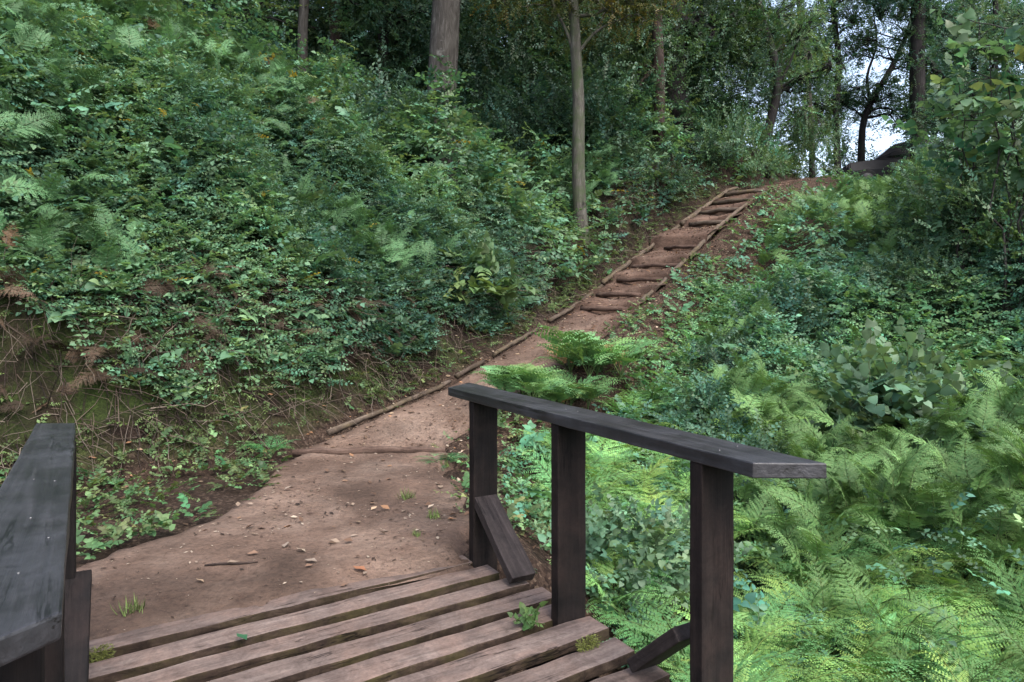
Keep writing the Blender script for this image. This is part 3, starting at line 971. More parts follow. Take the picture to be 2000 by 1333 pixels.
def base_right(x, y, rs):
    n = len(x)
    p = noise(x, y, .5, 63, 3)[:, None]
    g = sstep(.3, .7, p)
    c = np.array([C_BLUE]) * 1.3 * (1 - g) + np.array([C_FEATH]) * g
    c = c * np.exp(rs.normal(0.05, .25, (n, 1)))
    hh = rs.normal(0, .09, n); c[:, 0] *= np.exp(hh * 1.4); c[:, 2] *= np.exp(-hh)
    return c
parts = [cover(111, 30000, (-.5, 14), (4.2, 14), near_only(keep_right, 0, 14), h_right, SPR_S, base_right, (.75, 1.25)),
         cover(112, 9000, (0, 14), (4.2, 14), near_only(keep_right, 0, 14), h_right, SPR_M, base_right, (.8, 1.2)),
         cover(113, 2500, (0, 14), (4.2, 14), near_only(keep_right, 0, 14), h_right, SPR_B, base_right, (.7, 1.1)),
         cover(114, 22000, (3, 30), (9, 36), near_only(keep_right, 14, 38), h_right, SPR_M, base_right, (1.0, 1.6))]
v, f, c = merge3(parts)
tag(add_obj("undergrowth", np_mesh("undergrowth", v, f, M_LEAF, c, True)), "tangled leafy undergrowth covering the slope right of the path", "undergrowth", kind='stuff')
print("right cover tris", len(f))

def keep_fr(x, y, sL, sR, uu, rs):
    p = noise(x, y, .55, 64, 3) + .2 * (y < 9) - .3 * ((y > 4.5) & (x < 2.2))
    return (sL < 0) & (sR > 1.3) & (rs.random(len(x)) < sstep(.46, .68, p)) & ~on_bridge(x, y) & clear_of(x, y)
def base_fr(x, y, rs):
    n = len(x)
    return np.array([C_BRIGHT]) * np.exp(rs.normal(-.2, .2, (n, 1)))
hi = cover(116, 1500, (.5, 8), (1.6, 5.8), keep_fr, lambda x, y, a, b: h_right(x, y, a, b) * .8, FR_HI, base_fr, (.35, .62), .8, .0, .5)
v, f, c = cover(115, 14000, (.5, 16), (5.6, 22), keep_fr, lambda x, y, a, b: h_right(x, y, a, b) + .10, FR_LO, base_fr, (.32, .66), .8, .0, .35)
v, f, c = merge3([(v, f, c), hi])
tag(add_obj("fern_cover", np_mesh("fern_cover", v, f, M_FERN, c)), "fern sprays scattered through the right hillside undergrowth", "ferns", kind='stuff')
print("right fern tris", len(f))

# low weeds on the flat strip left of the landing and along path edges
WEED = [sprig(rs0, 7, .14, .050, True) for _ in range(3)] + [sprig(rs0, 9, .16, .04) for _ in range(3)]
def keep_weed(x, y, sL, sR, uu, rs):
    dl = np.interp(y, PC_L[:, 1], PC_L[:, 0]) - x          # metres left of the dirt edge
    strip = (sL < .25) & (sL > -2.6) & (dl > -.05) & (y < 7.0) & (uu > 3.7) & (rs.random(len(x)) < .25 + .75 * sstep(.35, .6, noise(x, y, 1.7, 73)))
    edge_ = (sL > -.03) & (sL < .55) & (y >= 6.6) & (rs.random(len(x)) < .30 * (noise(x, y, 2.2, 74) > .47))
    re = (sR > -.05) & (sR < 2.2) & (y > 4.2) & (rs.random(len(x)) < .6 * sstep(.38, .55, noise(x, y, 1.8, 75)))
    return (strip | edge_ | re) & ~on_bridge(x, y) & ~((y > 18.2) & (sR < 1.0) & (sR > -.1))
def base_weed(x, y, rs):
    c = np.array([(.075, .145, .06)]) * np.exp(rs.normal(0, .25, (len(x), 1)))
    hh = rs.normal(0, .15, len(x)); c[:, 0] *= np.exp(hh * 1.4)
    return c
v, f, c = cover(121, 44000, (-5.5, 9), (3.4, 20), keep_weed, lambda x, y, a, b: .05 + .10 * noise(x, y, 2.5, 55), WEED, base_weed, (.6, 1.15), 1.2, 0, .8)
tag(add_obj("weeds", np_mesh("weeds", v, f, M_LEAF, c, True)), "low green weeds growing along the edges of the dirt path", "weeds", kind='stuff')
print("weeds", len(f))

# leaf litter
def litter_mesh():
    rs = np.random.default_rng(131)
    n = 60000
    x = rs.uniform(-4.5, 9, n); y = rs.uniform(3.4, 20, n)
    z, sL, sR, uu = ground_z(x, y, True)
    onp = (sL < 0) & (sR < 0)
    p_edge = np.exp(-np.minimum(np.abs(sL), np.abs(sR)) / .22)
    pr = np.where(onp, np.where(y > 11, .3, .10) + .5 * p_edge, np.where(sL > 0, 1.0 * np.exp(-sL / .35), .8 * np.exp(-np.maximum(sR, 0) / 1.2)))
    pr = pr * np.where((y < 7) & onp, .35, 1)
    k = (rs.random(n) < pr * .55) & ~on_bridge(x, y, .0) & (uu > 3.85)
    x, y, z, sL, sR = x[k], y[k], z[k], sL[k], sR[k]
    onp = onp[k]
    # height of the path sheet
    from mathutils.bvhtree import BVHTree
    bvh = BVHTree.FromPolygons([tuple(q) for q in np.concatenate([X, Zp[..., None]], -1).reshape(-1, 3)], [tuple(q) for q in pq])
    for i in range(len(x)):
        h = bvh.ray_cast(Vector((x[i], y[i], 20)), Vector((0, 0, -1)))
        if h[0] is not None and h[0].z > z[i]: z[i] = h[0].z
    m = len(x)
    tv, tf = leaf_t(.3, .14, -.1)
    az = rs.uniform(0, 6.28, m)
    d = np.stack([np.cos(az), np.sin(az), rs.normal(0, .18, m)], -1)
    nr = norm(np.stack([rs.normal(0, .35, m), rs.normal(0, .35, m), np.ones(m)], -1))
    pal = np.array([(.16, .10, .065), (.10, .06, .04), (.25, .18, .12), (.07, .045, .03), (.20, .11, .06), (.30, .24, .18)])
    col = pal[rs.integers(0, 6, m)] * np.exp(rs.normal(0, .2, (m, 1)))
    pos = np.stack([x, y, z + .008], -1)
    return place(tv, tf, pos, frames(d, nr), rs.uniform(.03, .075, m), col)
v, f, c = litter_mesh()
tag(add_obj("leaf_litter", np_mesh("leaf_litter", v, f, M_DRY, c)), "dry brown leaf litter along the path and stair edges", "leaf litter", kind='stuff')
print("litter", len(f))

# dry twigs and roots hanging on the cut bank
def twig_mesh():
    rs = np.random.default_rng(141)
    parts = []; n = 0
    while n < 3600:
        y = rs.uniform(3.0, 17.5); x = np.interp(y, PL[:, 1], PL[:, 0]) + rs.uniform(-1.4, .1)
        z, sL, sR, uu = ground_z(np.array([x]), np.array([y]), True)
        if not (.18 < sL[0] < 1.15): continue
        if rs.random() > (1.0 if y < 9 else .35): continue
        n += 1
        L = rs.uniform(.15, .75)
        m = 5
        down = np.array([.62, -.62, 0]) * rs.uniform(-.3, .8) + np.array([rs.normal(0, .6), rs.normal(0, .4), rs.normal(-.35, .5)])
        down = down / np.linalg.norm(down)
        t = np.linspace(0, 1, m)
        off = rs.uniform(.01, .10)
        P = np.array([x, y, z[0] + off]) + np.outer(t * L, down) + rs.normal(0, .025, (m, 3)) * t[:, None]
        gz = ground_z(P[:, 0], P[:, 1])
        P[:, 2] = np.maximum(P[:, 2] - .15 * L * t ** 2, gz + .012)
        r0 = rs.uniform(.0022, .006)
        v, f = tube(P, np.linspace(r0, r0 * .5, m), 3, 0, False)
        c = np.array([[(.10, .075, .058), (.05, .036, .028), (.16, .13, .105), (.03, .022, .018)][rs.integers(4)]]) * math.exp(rs.normal(0, .2))
        parts.append((v, f, np.tile(c, (len(v), 1))))
    return merge3(parts)
v, f, c = twig_mesh()
tag(add_obj("dry_twigs", np_mesh("dry_twigs", v, f, M_DRY, c)), "tangle of dry twigs and roots hanging on the cut bank left of the path", "twigs", kind='stuff')

def keep_dead(x, y, sL, sR, uu, rs):
    return (sL > .35) & (sL < 1.15) & (y < 9.5) & (rs.random(len(x)) < .5 * sstep(.4, .6, noise(x, y, 1.4, 78)))
v, f, c = cover(152, 5200, (-7, 1), (3.2, 10), keep_dead, lambda x, y, a, b: .10 + .10 * noise(x, y, 3, 57), FR_LO, lambda x, y, rs: np.array([(.042, .029, .020)]) * np.exp(rs.normal(0, .4, (len(x), 1))), (.25, .5), .3, .8, .5)
tag(add_obj("dead_fern", np_mesh("dead_fern", v, f, M_DRY, c)), "dead brown fern fronds drooping over the upper edge of the cut bank", "dead ferns", kind='stuff')
# moss and small plants on the bank face
def keep_bank(x, y, sL, sR, uu, rs):
    return (sL > .1) & (sL < .9) & (rs.random(len(x)) < np.where(noise(x, y, 1.3, 76) > .45, .9, .35) * np.where(sL < .45, 1, .6))
v, f, c = cover(151, 60000, (-7, 9), (3.5, 19), keep_bank, lambda x, y, a, b: .04 + .05 * noise(x, y, 3, 56), SPR_S, lambda x, y, rs: np.array([(.060, .105, .036)]) * np.exp(rs.normal(0, .35, (len(x), 1))), (.3, .9), .6, .25, .6)
tag(add_obj("bank_plants", np_mesh("bank_plants", v, f, M_LEAF, c)), "small trailing plants and moss dotting the cut earth bank", "plants", kind='stuff')

# ------------------------------------------------------------------ individual ferns in the gully
rsf = np.random.default_rng(17)
fern_protos = []
for k in range(8):
    v, f, c = fern_plant(rsf, [3, 4, 5, 3, 4, 6, 4, 5][k], [(.135, .262, .080), (.110, .24, .086), (.15, .268, .078), (.12, .25, .092)][k % 4], (.5, .88), .36, 13, 15)
    fern_protos.append(np_mesh("bracken_fern", v, f, M_FERN, c))
placed = []
cand = 0
GRP = "bracken ferns filling the gully right of the footbridge"
LAB = "bright green bracken fern in the dense bed right of the footbridge railing"
while len(placed) < 298 and cand < 30000:
    cand += 1
    y = rsf.uniform(1.2, 9.0); x = rsf.uniform(.4, 9.5)
    if not in_wedge(np.array([x]), np.array([y]), 250)[0]: continue
    if on_bridge(np.array([x]), np.array([y]), .38)[0]: continue
    z, sL, sR, uu = ground_z(np.array([x]), np.array([y]), True)
    if sR[0] < .9 and y > 3.4: continue
    if x < 2.4 and y > 5.0 and rsf.random() < .75: continue
    if y > 7.6 and rsf.random() < .5: continue
    sp = .24
    if not clear_of(np.array([x]), np.array([y]))[0]: continue
    if any((x - a) ** 2 + (y - b) ** 2 < sp * sp for a, b in placed): continue
    placed.append((x, y))
    o = add_obj("bracken_fern", fern_protos[rsf.integers(8)], None, (x, y, z[0] - .02))
    s = rsf.uniform(.85, 1.25)
    o.scale = (s, s, s * rsf.uniform(.9, 1.15))
    o.rotation_euler = (rsf.normal(0, .12), rsf.normal(0, .12), rsf.uniform(0, 6.28))
    tag(o, LAB, "fern", GRP)
print("ferns", len(placed))


# ------------------------------------------------------------------ trees
def smooth_path(P, n=22):
    P = np.asarray(P, float)
    k = np.concatenate([[0], np.cumsum(np.linalg.norm(np.diff(P, axis=0), axis=1))])
    t = np.linspace(0, k[-1], n)
    Q = np.stack([np.interp(t, k, P[:, i]) for i in range(3)], -1)
    for _ in range(2):
        Q[1:-1] = (Q[:-2] + 2 * Q[1:-1] + Q[2:]) / 4
    return Q

def limb(rs, a, b, r, sag=.0, n=7, wig=.08):
    a, b = np.asarray(a), np.asarray(b)
    t = np.linspace(0, 1, n)[:, None]
    L = np.linalg.norm(b - a)
    P = a * (1 - t) + b * t + rs.normal(0, wig * L * .35, (n, 3)) * np.sin(t * np.pi)
    P[:, 2] += sag * L * np.sin(t[:, 0] * np.pi)
    return P, r * np.linspace(1, .3, n)

def tuft(rs, tpl, at, dirn, n, L, base, parts, scale=(.75, 1.25)):
    sd = norm(np.asarray(dirn)[None] * .6 + rs.normal(0, .75, (n, 3)))
    nr = norm(np.array([[0, 0, 1.0]]) + rs.normal(0, .45, (n, 3)))
    fr = frames(sd, nr)
    pos = at[None] + rs.normal(0, L * .35, (n, 3))
    cb = colvar(base, 1, rs, .2, .12)
    for i in range(n):
        v, f, c = tpl[rs.integers(len(tpl))]
        parts.append(((v @ fr[i].T) * rs.uniform(*scale) + pos[i], f, c * cb * math.exp(rs.normal(0, .12))))

rst = np.random.default_rng(23)
TPL_TREE = [sprig(rst, 10, .42, .095) for _ in range(6)]
TPL_FINE = [sprig(rst, 12, .40, .065) for _ in range(6)]
TPL_BIG = [sprig(rst, 9, .50, .14, False, False) for _ in range(5)]

def to_world(pts, d):
    return np.array([px(x, y, d) for x, y in pts])

def named_tree(label, pts_px, d, r0, r1, bark, blobs, base=C_DARK, tpl=TPL_TREE, seed=0, group=None, seg=12, flare=1.35, dd=0.0, branches=(), name="tree", nspr=7, bare=False):
    rs = np.random.default_rng(seed)
    W = to_world(pts_px, d)
    if dd: W[:, 1] += np.linspace(0, dd, len(W))
    b = W[0].copy()
    gz = float(ground_z(np.array([b[0]]), np.array([b[1]]))[0])
    root = empty(name, (b[0], b[1], gz))
    tag(root, label, "tree", group)
    ivy = 'ivy' in label
    if gz < W[0][2]: W = np.vstack([[b[0], b[1], gz - .15], W])
    else: W[0][2] = min(W[0][2], gz - .15)
    W = W - np.array([b[0], b[1], gz])
    P = smooth_path(W)
    rad = np.linspace(r0, r1, len(P)); rad[:3] *= np.array([flare, 1 + (flare - 1) * .5, 1 + (flare - 1) * .15])
    tp = [tube(P, rad, seg, .07, True, seed)]
    cp = []
    for bp, br in branches:
        Q = to_world(bp, d) - np.array([b[0], b[1], gz]); Q = smooth_path(Q, 12)
        tp.append(tube(Q, br * np.linspace(1, .35, len(Q)), 7, .08, True, seed + 5))
        for q in Q[5::2]: tuft(rs, tpl, q, rs.normal(0, 1, 3), 2 if bare else 4, .4, base, cp)
    for (bx, by, rm, nt_, nl) in blobs:
        c = px(bx, by, d) - np.array([b[0], b[1], gz]) + np.array([0, rs.uniform(-.3, .5), 0])
        ends = c + norm(rs.normal(0, 1, (nl, 3))) * rm * rs.uniform(.6, 1, (nl, 1)) * np.array([1, 1, .75])
        for e in ends:
            zz = P[:, 2]; tgt = min(e[2] - .25 * np.linalg.norm(e[:2] - P[-1][:2]), zz[-1])
            i = int(np.argmin(np.abs(zz - tgt))); i = max(i, len(P) // 3)
            Q, qr = limb(rs, P[i], e, max(.02, rad[i] * .42), .06, 8, .13)
            tp.append(tube(Q, qr, 6, .06, False, seed))
            for q in Q[4:]: tuft(rs, tpl, q + rs.normal(0, .12, 3), e - P[i], 3, .4, base, cp)
        for _ in range(nt_):
            e = c + norm(rs.normal(0, 1, 3)) * rm * rs.uniform(.25, 1.05) * np.array([1, 1, .8])
            k = ends[np.argmin(np.linalg.norm(ends - e, axis=1))]
            Q, qr = limb(rs, k, e, .022, .03, 5, .12)
            tp.append(tube(Q, qr, 4, 0, False, seed))
            tuft(rs, tpl, e, e - c, nspr, .42, base, cp)
    v, f = merge(tp)
    add_obj("trunk", np_mesh("trunk", v, f, bark, None, True), root)
    if ivy:
        ip = []
        for _ in range(280):
            i = rs.uniform(1, len(P) - 2); q = P[int(i)] * (1 - i % 1) + P[int(i) + 1] * (i % 1)
            dn = norm(np.array([rs.normal(), rs.normal(), 0])); 
            tuft(rs, TPL_FINE, q + dn * (r0 * 1.05 + .05), dn + np.array([0, 0, -.2]), 4, .22, base, ip)
        v, f, c = merge3(ip); add_obj("ivy", np_mesh("ivy", v, f, M_LEAF, c), root)
    if cp:
        v, f, c = merge3(cp)
        add_obj("crown", np_mesh("crown", v, f, M_LEAF, c), root)
    return root

named_tree("thick grey trunk with pale lichen blotches, rising from the undergrowth above the bank", [(862, 235), (864, 140), (872, 20), (882, -140), (890, -420), (880, -700)], 15.5, .345, .24, M_BARK_GREY,
           [(760, -420, 2.4, 70, 9), (1000, -520, 2.4, 70, 9), (860, -760, 2.6, 70, 8)], C_DARK, TPL_TREE, 201, branches=[(([(872, -40), (900, -110), (960, -200), (1050, -300)]), .08)])
named_tree("slender pale trunk standing on the bank edge beside the stair, olive leaves above", [(1140, 500), (1132, 420), (1129, 300), (1131, 190), (1124, 90), (1118, -40), (1130, -200)], 15.2, .155, .09, M_BARK_PALE,
           [(1140, -40, 1.5, 85, 9), (1250, -10, 1.15, 60, 6), (1010, -60, 1.2, 40, 6)], C_OLIVE, TPL_FINE, 202, branches=[([(1127, 130), (1112, 70), (1080, 10), (1060, -60)], .05), ([(1126, 110), (1160, 60), (1230, 30), (1300, 20)], .04)])
named_tree("thin grey trunk at the upper left of the wood, its foot lost in dark leaves", [(592, 120), (590, 60), (597, -20), (594, -200), (600, -420)], 18.0, .14, .10, M_BARK_GREY,
           [(560, -330, 2.3, 60, 8), (700, -420, 2.2, 60, 8)], C_DARK, TPL_TREE, 203)
named_tree("faint brownish trunk in shade right of the thin grey one", [(657, 110), (655, 40), (652, -40), (640, -300), (636, -520)], 20.0, .19, .14, M_BARK_RED,
           [(640, -420, 2.6, 60, 8)], C_DARK, TPL_TREE, 204)
named_tree("stout black trunk with drooping dark boughs, in the shade left of the sky gap", [(1318, 190), (1312, 110), (1314, 20), (1322, -120), (1318, -420)], 21.0, .42, .28, M_BARK_DARK,
           [(1400, -60, 1.5, 60, 8), (1340, 110, 1.2, 60, 6), (1250, 60, 1.4, 55, 6), (1440, 60, 1.0, 40, 5), (1320, -330, 3, 80, 8)], (.024, .06, .024), TPL_TREE, 205,
           branches=[([(1314, 40), (1350, 70), (1400, 50), (1460, 10)], .10), ([(1316, 120), (1360, 100), (1420, 95), (1470, 120)], .07)])
named_tree("short brown trunk in deep shade between the pale tree and the black one", [(1284, 340), (1287, 250), (1288, 160), (1284, 60), (1276, -80), (1270, -300)], 19.5, .17, .12, M_BARK_RED,
           [(1260, -200, 1.8, 55, 7), (1230, 180, .9, 40, 4)], C_DARK, TPL_TREE, 206)
named_tree("leaning crooked tree left of the sky gap, above the top of the stair", [(1492, 300), (1497, 262), (1512, 210), (1524, 172), (1512, 110), (1492, 50), (1476, -20), (1470, -160)], 21.5, .15, .08, M_BARK_DARK,
           [(1560, 40, 1.1, 80, 6), (1450, 30, .9, 60, 5), (1590, 150, .9, 75, 5), (1430, 110, .8, 45, 4), (1500, -120, 1.8, 80, 7)], (.058, .128, .062), TPL_FINE, 207,
           branches=[([(1522, 165), (1545, 120), (1560, 70), (1600, 20)], .05), ([(1505, 85), (1480, 70), (1455, 30)], .04)], nspr=5)
named_tree("upright dark trunk wrapped in ivy, right of the brightest sky gap", [(1796, 330), (1794, 240), (1790, 130), (1794, 10), (1792, -160), (1790, -400)], 24.0, .27, .22, M_BARK_DARK,
           [(1850, 40, 1.3, 100, 7), (1745, -40, 1.2, 70, 6), (1870, 160, 1.1, 90, 5), (1800, -260, 2.2, 80, 7)], (.036, .095, .062), TPL_TREE, 208)
named_tree("thin straight trunk within the sky gap, left of the forked branch", [(1636, 330), (1632, 220), (1640, 120), (1626, 20), (1630, -160)], 26.0, .13, .08, M_BARK_DARK,
           [(1640, 10, 1.3, 75, 6), (1600, 230, 1.1, 85, 5), (1580, 90, 1.0, 60, 5), (1660, -160, 1.8, 80, 6)], (.055, .12, .066), TPL_TREE, 209, nspr=5)
named_tree("forked tree leaning right across the brightest sky, with a low curved bough", [(1682, 300), (1684, 235), (1702, 195), (1738, 140), (1772, 70), (1800, -40)], 27.0, .15, .06, M_BARK_DARK,
           [(1740, 0, 1.2, 100, 5), (1685, 85, .9, 70, 5), (1720, 185, .7, 46, 4), (1660, 190, .7, 50, 3), (1768, 225, .6, 34, 3), (1775, 110, .6, 26, 3)], (.046, .11, .066), TPL_TREE, 210,
           branches=[([(1684, 232), (1705, 214), (1735, 210), (1757, 224)], .06), ([(1700, 200), (1690, 150), (1715, 90), (1705, 20)], .07), ([(1738, 140), (1760, 130), (1785, 90)], .04)], nspr=4)
named_tree("big dark trunk at the top right, half hidden by large pale leaves", [(1884, 200), (1880, 90), (1888, -20), (1880, -300)], 29.0, .42, .34, M_BARK_DARK,
           [(1920, 60, 1.8, 60, 7), (1960, 180, 1.4, 50, 5), (1900, -260, 2.8, 70, 7)], (.024, .068, .045), TPL_TREE, 211)
named_tree("slim leafy tree leaning over the path crest, left of the straight trunk", [(1586, 310), (1584, 230), (1576, 130), (1560, 30), (1556, -120)], 24.5, .10, .06, M_BARK_GREY,
           [(1570, 250, .9, 55, 5), (1550, 120, .9, 45, 5), (1530, -60, 1.6, 50, 6)], (.06, .135, .062), TPL_FINE, 212, nspr=6)

named_tree("teal leaved tree filling the upper right behind the corner sapling", [(1955, 420), (1950, 300), (1940, 180), (1946, 60), (1940, -120)], 17.5, .10, .05, M_BARK_DARK,
           [(1960, 200, 1.0, 110, 6), (1900, 90, .9, 80, 6), (1990, 60, 1.0, 90, 6), (1930, -60, 1.0, 60, 5), (1860, 220, .6, 50, 4)], (.05, .115, .075), TPL_FINE, 213)

# background wood: copies of three trees whose trunks stay in the shade
def generic_tree(seed, base, H=11.0, r0=.2):
    rs = np.random.default_rng(seed)
    root = empty("background_tree", (0, 0, 0))
    P = smooth_path([(0, 0, -.3), (rs.normal(0, .15), rs.normal(0, .15), H * .3), (rs.normal(0, .4), rs.normal(0, .4), H * .65), (rs.normal(0, .6), rs.normal(0, .6), H)], 16)
    rad = np.linspace(r0, r0 * .3, 16); rad[0] *= 1.4
    tp = [tube(P, rad, 9, .08, True, seed)]; cp = []
    for k in range(34):
        h = rs.uniform(.16, 1.0)
        i = min(15, int(h * 15))
        a = rs.uniform(0, 6.28); ln = rs.uniform(1.0, 2.6) * (1.15 - .45 * h)
        e = P[i] + np.array([math.cos(a) * ln, math.sin(a) * ln, rs.uniform(-.2, .9)])
        Q, qr = limb(rs, P[i], e, rad[i] * .35 + .01, .05, 7, .12)
        tp.append(tube(Q, qr, 5, 0, False, k))
        for q in Q[2:]: tuft(rs, TPL_BIG, q + rs.normal(0, .2, 3), e - P[i], 4, .5, base, cp)
    v, f = merge(tp); add_obj("trunk", np_mesh("trunk", v, f, M_BARK_DARK, None, True), root)
    v, f, c = merge3(cp); add_obj("crown", np_mesh("crown", v, f, M_LEAF, c), root)
    return root
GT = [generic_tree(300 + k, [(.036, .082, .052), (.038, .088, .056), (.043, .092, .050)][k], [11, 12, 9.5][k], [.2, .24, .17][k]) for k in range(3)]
BGT = [(-14, 16), (-10.5, 19), (-7.5, 18.2), (-5.2, 21), (-9, 24), (-3.6, 19.4), (-1.6, 22.5), (-4.5, 27), (.6, 24), (1.6, 20.2), (3.2, 22.5), (4.4, 25.5), (2.4, 29), (6.0, 24.2), (6.6, 29), (8.6, 31), (-1.5, 30), (-13, 24),
       (9.0, 35), (12.4, 33.5), (17.5, 27.5), (20.5, 33), (23, 29), (25, 36), (-12, 31), (-8, 33), (-4.5, 34), (0, 35), (-10, 28), (-6.5, 29.5), (3.5, 34), (-15, 28)]
LB1 = "shaded leafy tree making up the dark wood behind the left hillside"
LB2 = "leafy tree standing beyond the path crest, seen against the pale sky"
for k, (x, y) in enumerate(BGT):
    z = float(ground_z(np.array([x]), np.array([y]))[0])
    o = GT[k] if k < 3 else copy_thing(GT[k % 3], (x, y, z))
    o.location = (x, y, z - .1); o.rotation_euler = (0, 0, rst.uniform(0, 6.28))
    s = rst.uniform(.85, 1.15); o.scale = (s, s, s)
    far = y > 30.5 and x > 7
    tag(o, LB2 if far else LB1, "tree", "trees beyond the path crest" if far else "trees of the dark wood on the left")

# ------------------------------------------------------------------ shrubs
rsb = np.random.default_rng(31)
def mesh_of(name, t, mat=M_LEAF): return np_mesh(name, t[0], t[1], mat, t[2], mat is M_LEAF)
SH_DARK = [mesh_of("shrub", bush(rsb, 1.0, C_DARK, 34, 10, .075, .34)) for _ in range(3)]
SH_MID = [mesh_of("shrub", bush(rsb, 1.0, C_MID, 34, 10, .07, .32)) for _ in range(3)]
def shrub(me, pxx, d, s, label, group=None, dz=-.1, name="shrub", cat="shrub", x=None, sz=1.0):
    x = (pxx - 1000) / F * d if x is None else x
    z = float(ground_z(np.array([x]), np.array([d]))[0])
    o = add_obj(name, me, None, (x, d, z + dz))
    o.rotation_euler = (0, 0, rsb.uniform(0, 6.28)); o.scale = (s, s, s * sz)
    return tag(o, label, cat, group)

# understorey: 60 dark shrubs
LBU = "dark leafy shrub in the shaded understorey above the left bank"
cnt_ = 0
while cnt_ < 70:
    y = rsb.uniform(13, 27); p_ = rsb.uniform(150, 1560); x = (p_ - 1000) / F * y
    _, sL, sR, _ = ground_z(np.array([x]), np.array([y]), True)
    if sL[0] < 1.6 or sL[0] > 13: continue
    if p_ < 700 and y < 15.5 : continue
    if abs(p_ - 862) < 60 and y < 15.6: continue
    cnt_ += 1
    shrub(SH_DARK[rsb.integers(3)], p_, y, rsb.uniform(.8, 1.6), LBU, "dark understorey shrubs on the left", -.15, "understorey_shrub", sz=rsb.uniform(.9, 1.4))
shrub(SH_MID[0], 1425, 19.6, 1.15, "bright yellow green shrub lit by the sky gap, left of the leaning crooked tree", None, -.1, sz=1.7)
shrub(SH_DARK[0], 1365, 19.0, .9, "dark shrub overhanging the bank left of the topmost steps", None, .1)
shrub(SH_DARK[2], 1300, 17.6, .85, "dark shrub on the bank just right of the pale slender tree", None, .1)
shrub(SH_MID[2], 1500, 21.0, .8, "green shrub hiding the foot of the leaning crooked tree", None, .1)
shrub(SH_MID[1], 1590, 23.5, 1.1, "round shrub over the grassy verge where the path vanishes", None, -.1, sz=1.5)
for p_, d_, s_ in ((1655, 29, 1.6), (1720, 33, 1.9), (1765, 31, 1.5), (1830, 30, 1.8), (1700, 38, 2.4), (1800, 38, 2.6), (1900, 28, 1.8), (1970, 26, 2.0)):
    shrub(SH_MID[rsb.integers(3)], p_, d_, s_, "olive green shrub beyond the path crest below the pale sky", "shrubs beyond the path crest", -.1, "far_shrub", sz=1.25)

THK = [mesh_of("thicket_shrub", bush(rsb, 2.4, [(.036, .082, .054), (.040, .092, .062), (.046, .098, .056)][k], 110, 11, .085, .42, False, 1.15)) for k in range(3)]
rsk = np.random.default_rng(57)
for p_, d_ in ((330, 21), (450, 20.5), (540, 22), (640, 21), (735, 21.5), (800, 20), (930, 19.8), (1000, 21.2), (1070, 19.6), (1160, 20.6), (1230, 19.8), (1350, 22.2), (1410, 21.8),
               (480, 26), (600, 27), (720, 27), (850, 26), (960, 26), (1050, 25.5), (1140, 26), (1240, 25), (1330, 26), (1420, 27), (1480, 26), (1540, 28), (1600, 30)):
    x_ = (p_ - 1000) / F * d_
    shrub(THK[rsk.integers(3)], p_, d_, rsk.uniform(.8, 1.15), "tall dark thicket shrub closing the view between the trunks of the wood", "thicket shrubs between the trunks", rsk.uniform(-.3, .6) if d_ < 24 else rsk.uniform(.5, 2.5), "thicket_shrub", sz=rsk.uniform(1.0, 1.5))

# right hillside shrubs
B_SMALL = [mesh_of("shrub", bush(rsb, .6, C_BLUE, 26, 11, .055, .24, False, .95)) for _ in range(2)]
B_TEAL = [mesh_of("shrub", bush(rsb, 1.0, (.060, .128, .074), 60, 16, .05, .22, False, .95)) for _ in range(2)]
B_HEART = [mesh_of("broadleaf_shrub", bush(rsb, .8, (.075, .155, .092), 44, 7, .115, .36, True, 1.0, nl=6)) for _ in range(2)]
shrub(B_SMALL[0], 1545, 11.2, 1.5, "rounded dark small leaved shrub right of the leaf strewn slope by the stair")
shrub(B_SMALL[1], 1410, 10.2, 1.15, "small bluish shrub below the open litter patch right of the stair")
shrub(B_SMALL[0], 1360, 8.3, 1.15, "low dark shrub in front of the litter patch, above the railing")
shrub(B_SMALL[1], 1440, 7.4, 1.1, "dense dark shrub just above the near end of the right handrail")
shrub(B_TEAL[0], 1830, 16.5, .8, "leafy mound at the skyline just right of the shelter past the crest", None)
shrub(B_TEAL[1], 1920, 14.0, 1.2, "tall leafy mound at the right edge of the picture under the big leaves")
shrub(B_TEAL[0], 1800, 11.5, .85, "blue green mound on the right hillside behind the big heart leaved shrub")
shrub(B_HEART[0], 1770, 8.2, 1.35, "large shrub with pale heart shaped leaves in the middle of the right slope")
shrub(B_HEART[1], 1225, 4.95, .55, "heart leaved shrub seen between the second and third railing posts", None, .15)
shrub(B_HEART[0], 1330, 5.6, .5, "heart leaved shrub behind the near post of the right railing", None, .05)
# left slope plants
B_GLOSS = mesh_of("broadleaf_shrub", bush(rsb, .55, (.04, .11, .055), 16, 6, .15, .34, True, 1.1, nl=7))
B_YEL = mesh_of("broadleaf_shrub", bush(rsb, .6, (.075, .15, .062), 14, 5, .17, .34, True, 1.0, nl=6))
shrub(B_GLOSS, 440, 11.8, 1.0, "glossy broad leaved sapling standing clear of the left slope", None, .5)
shrub(B_GLOSS, 545, 12.2, .8, "second glossy broad leaved sapling, right of the taller one on the left slope", None, .4)
shrub(B_YEL, 930, 10.6, 1.0, "shrub with large yellowing leaves on the slope left of the pale slender tree", None, .25)

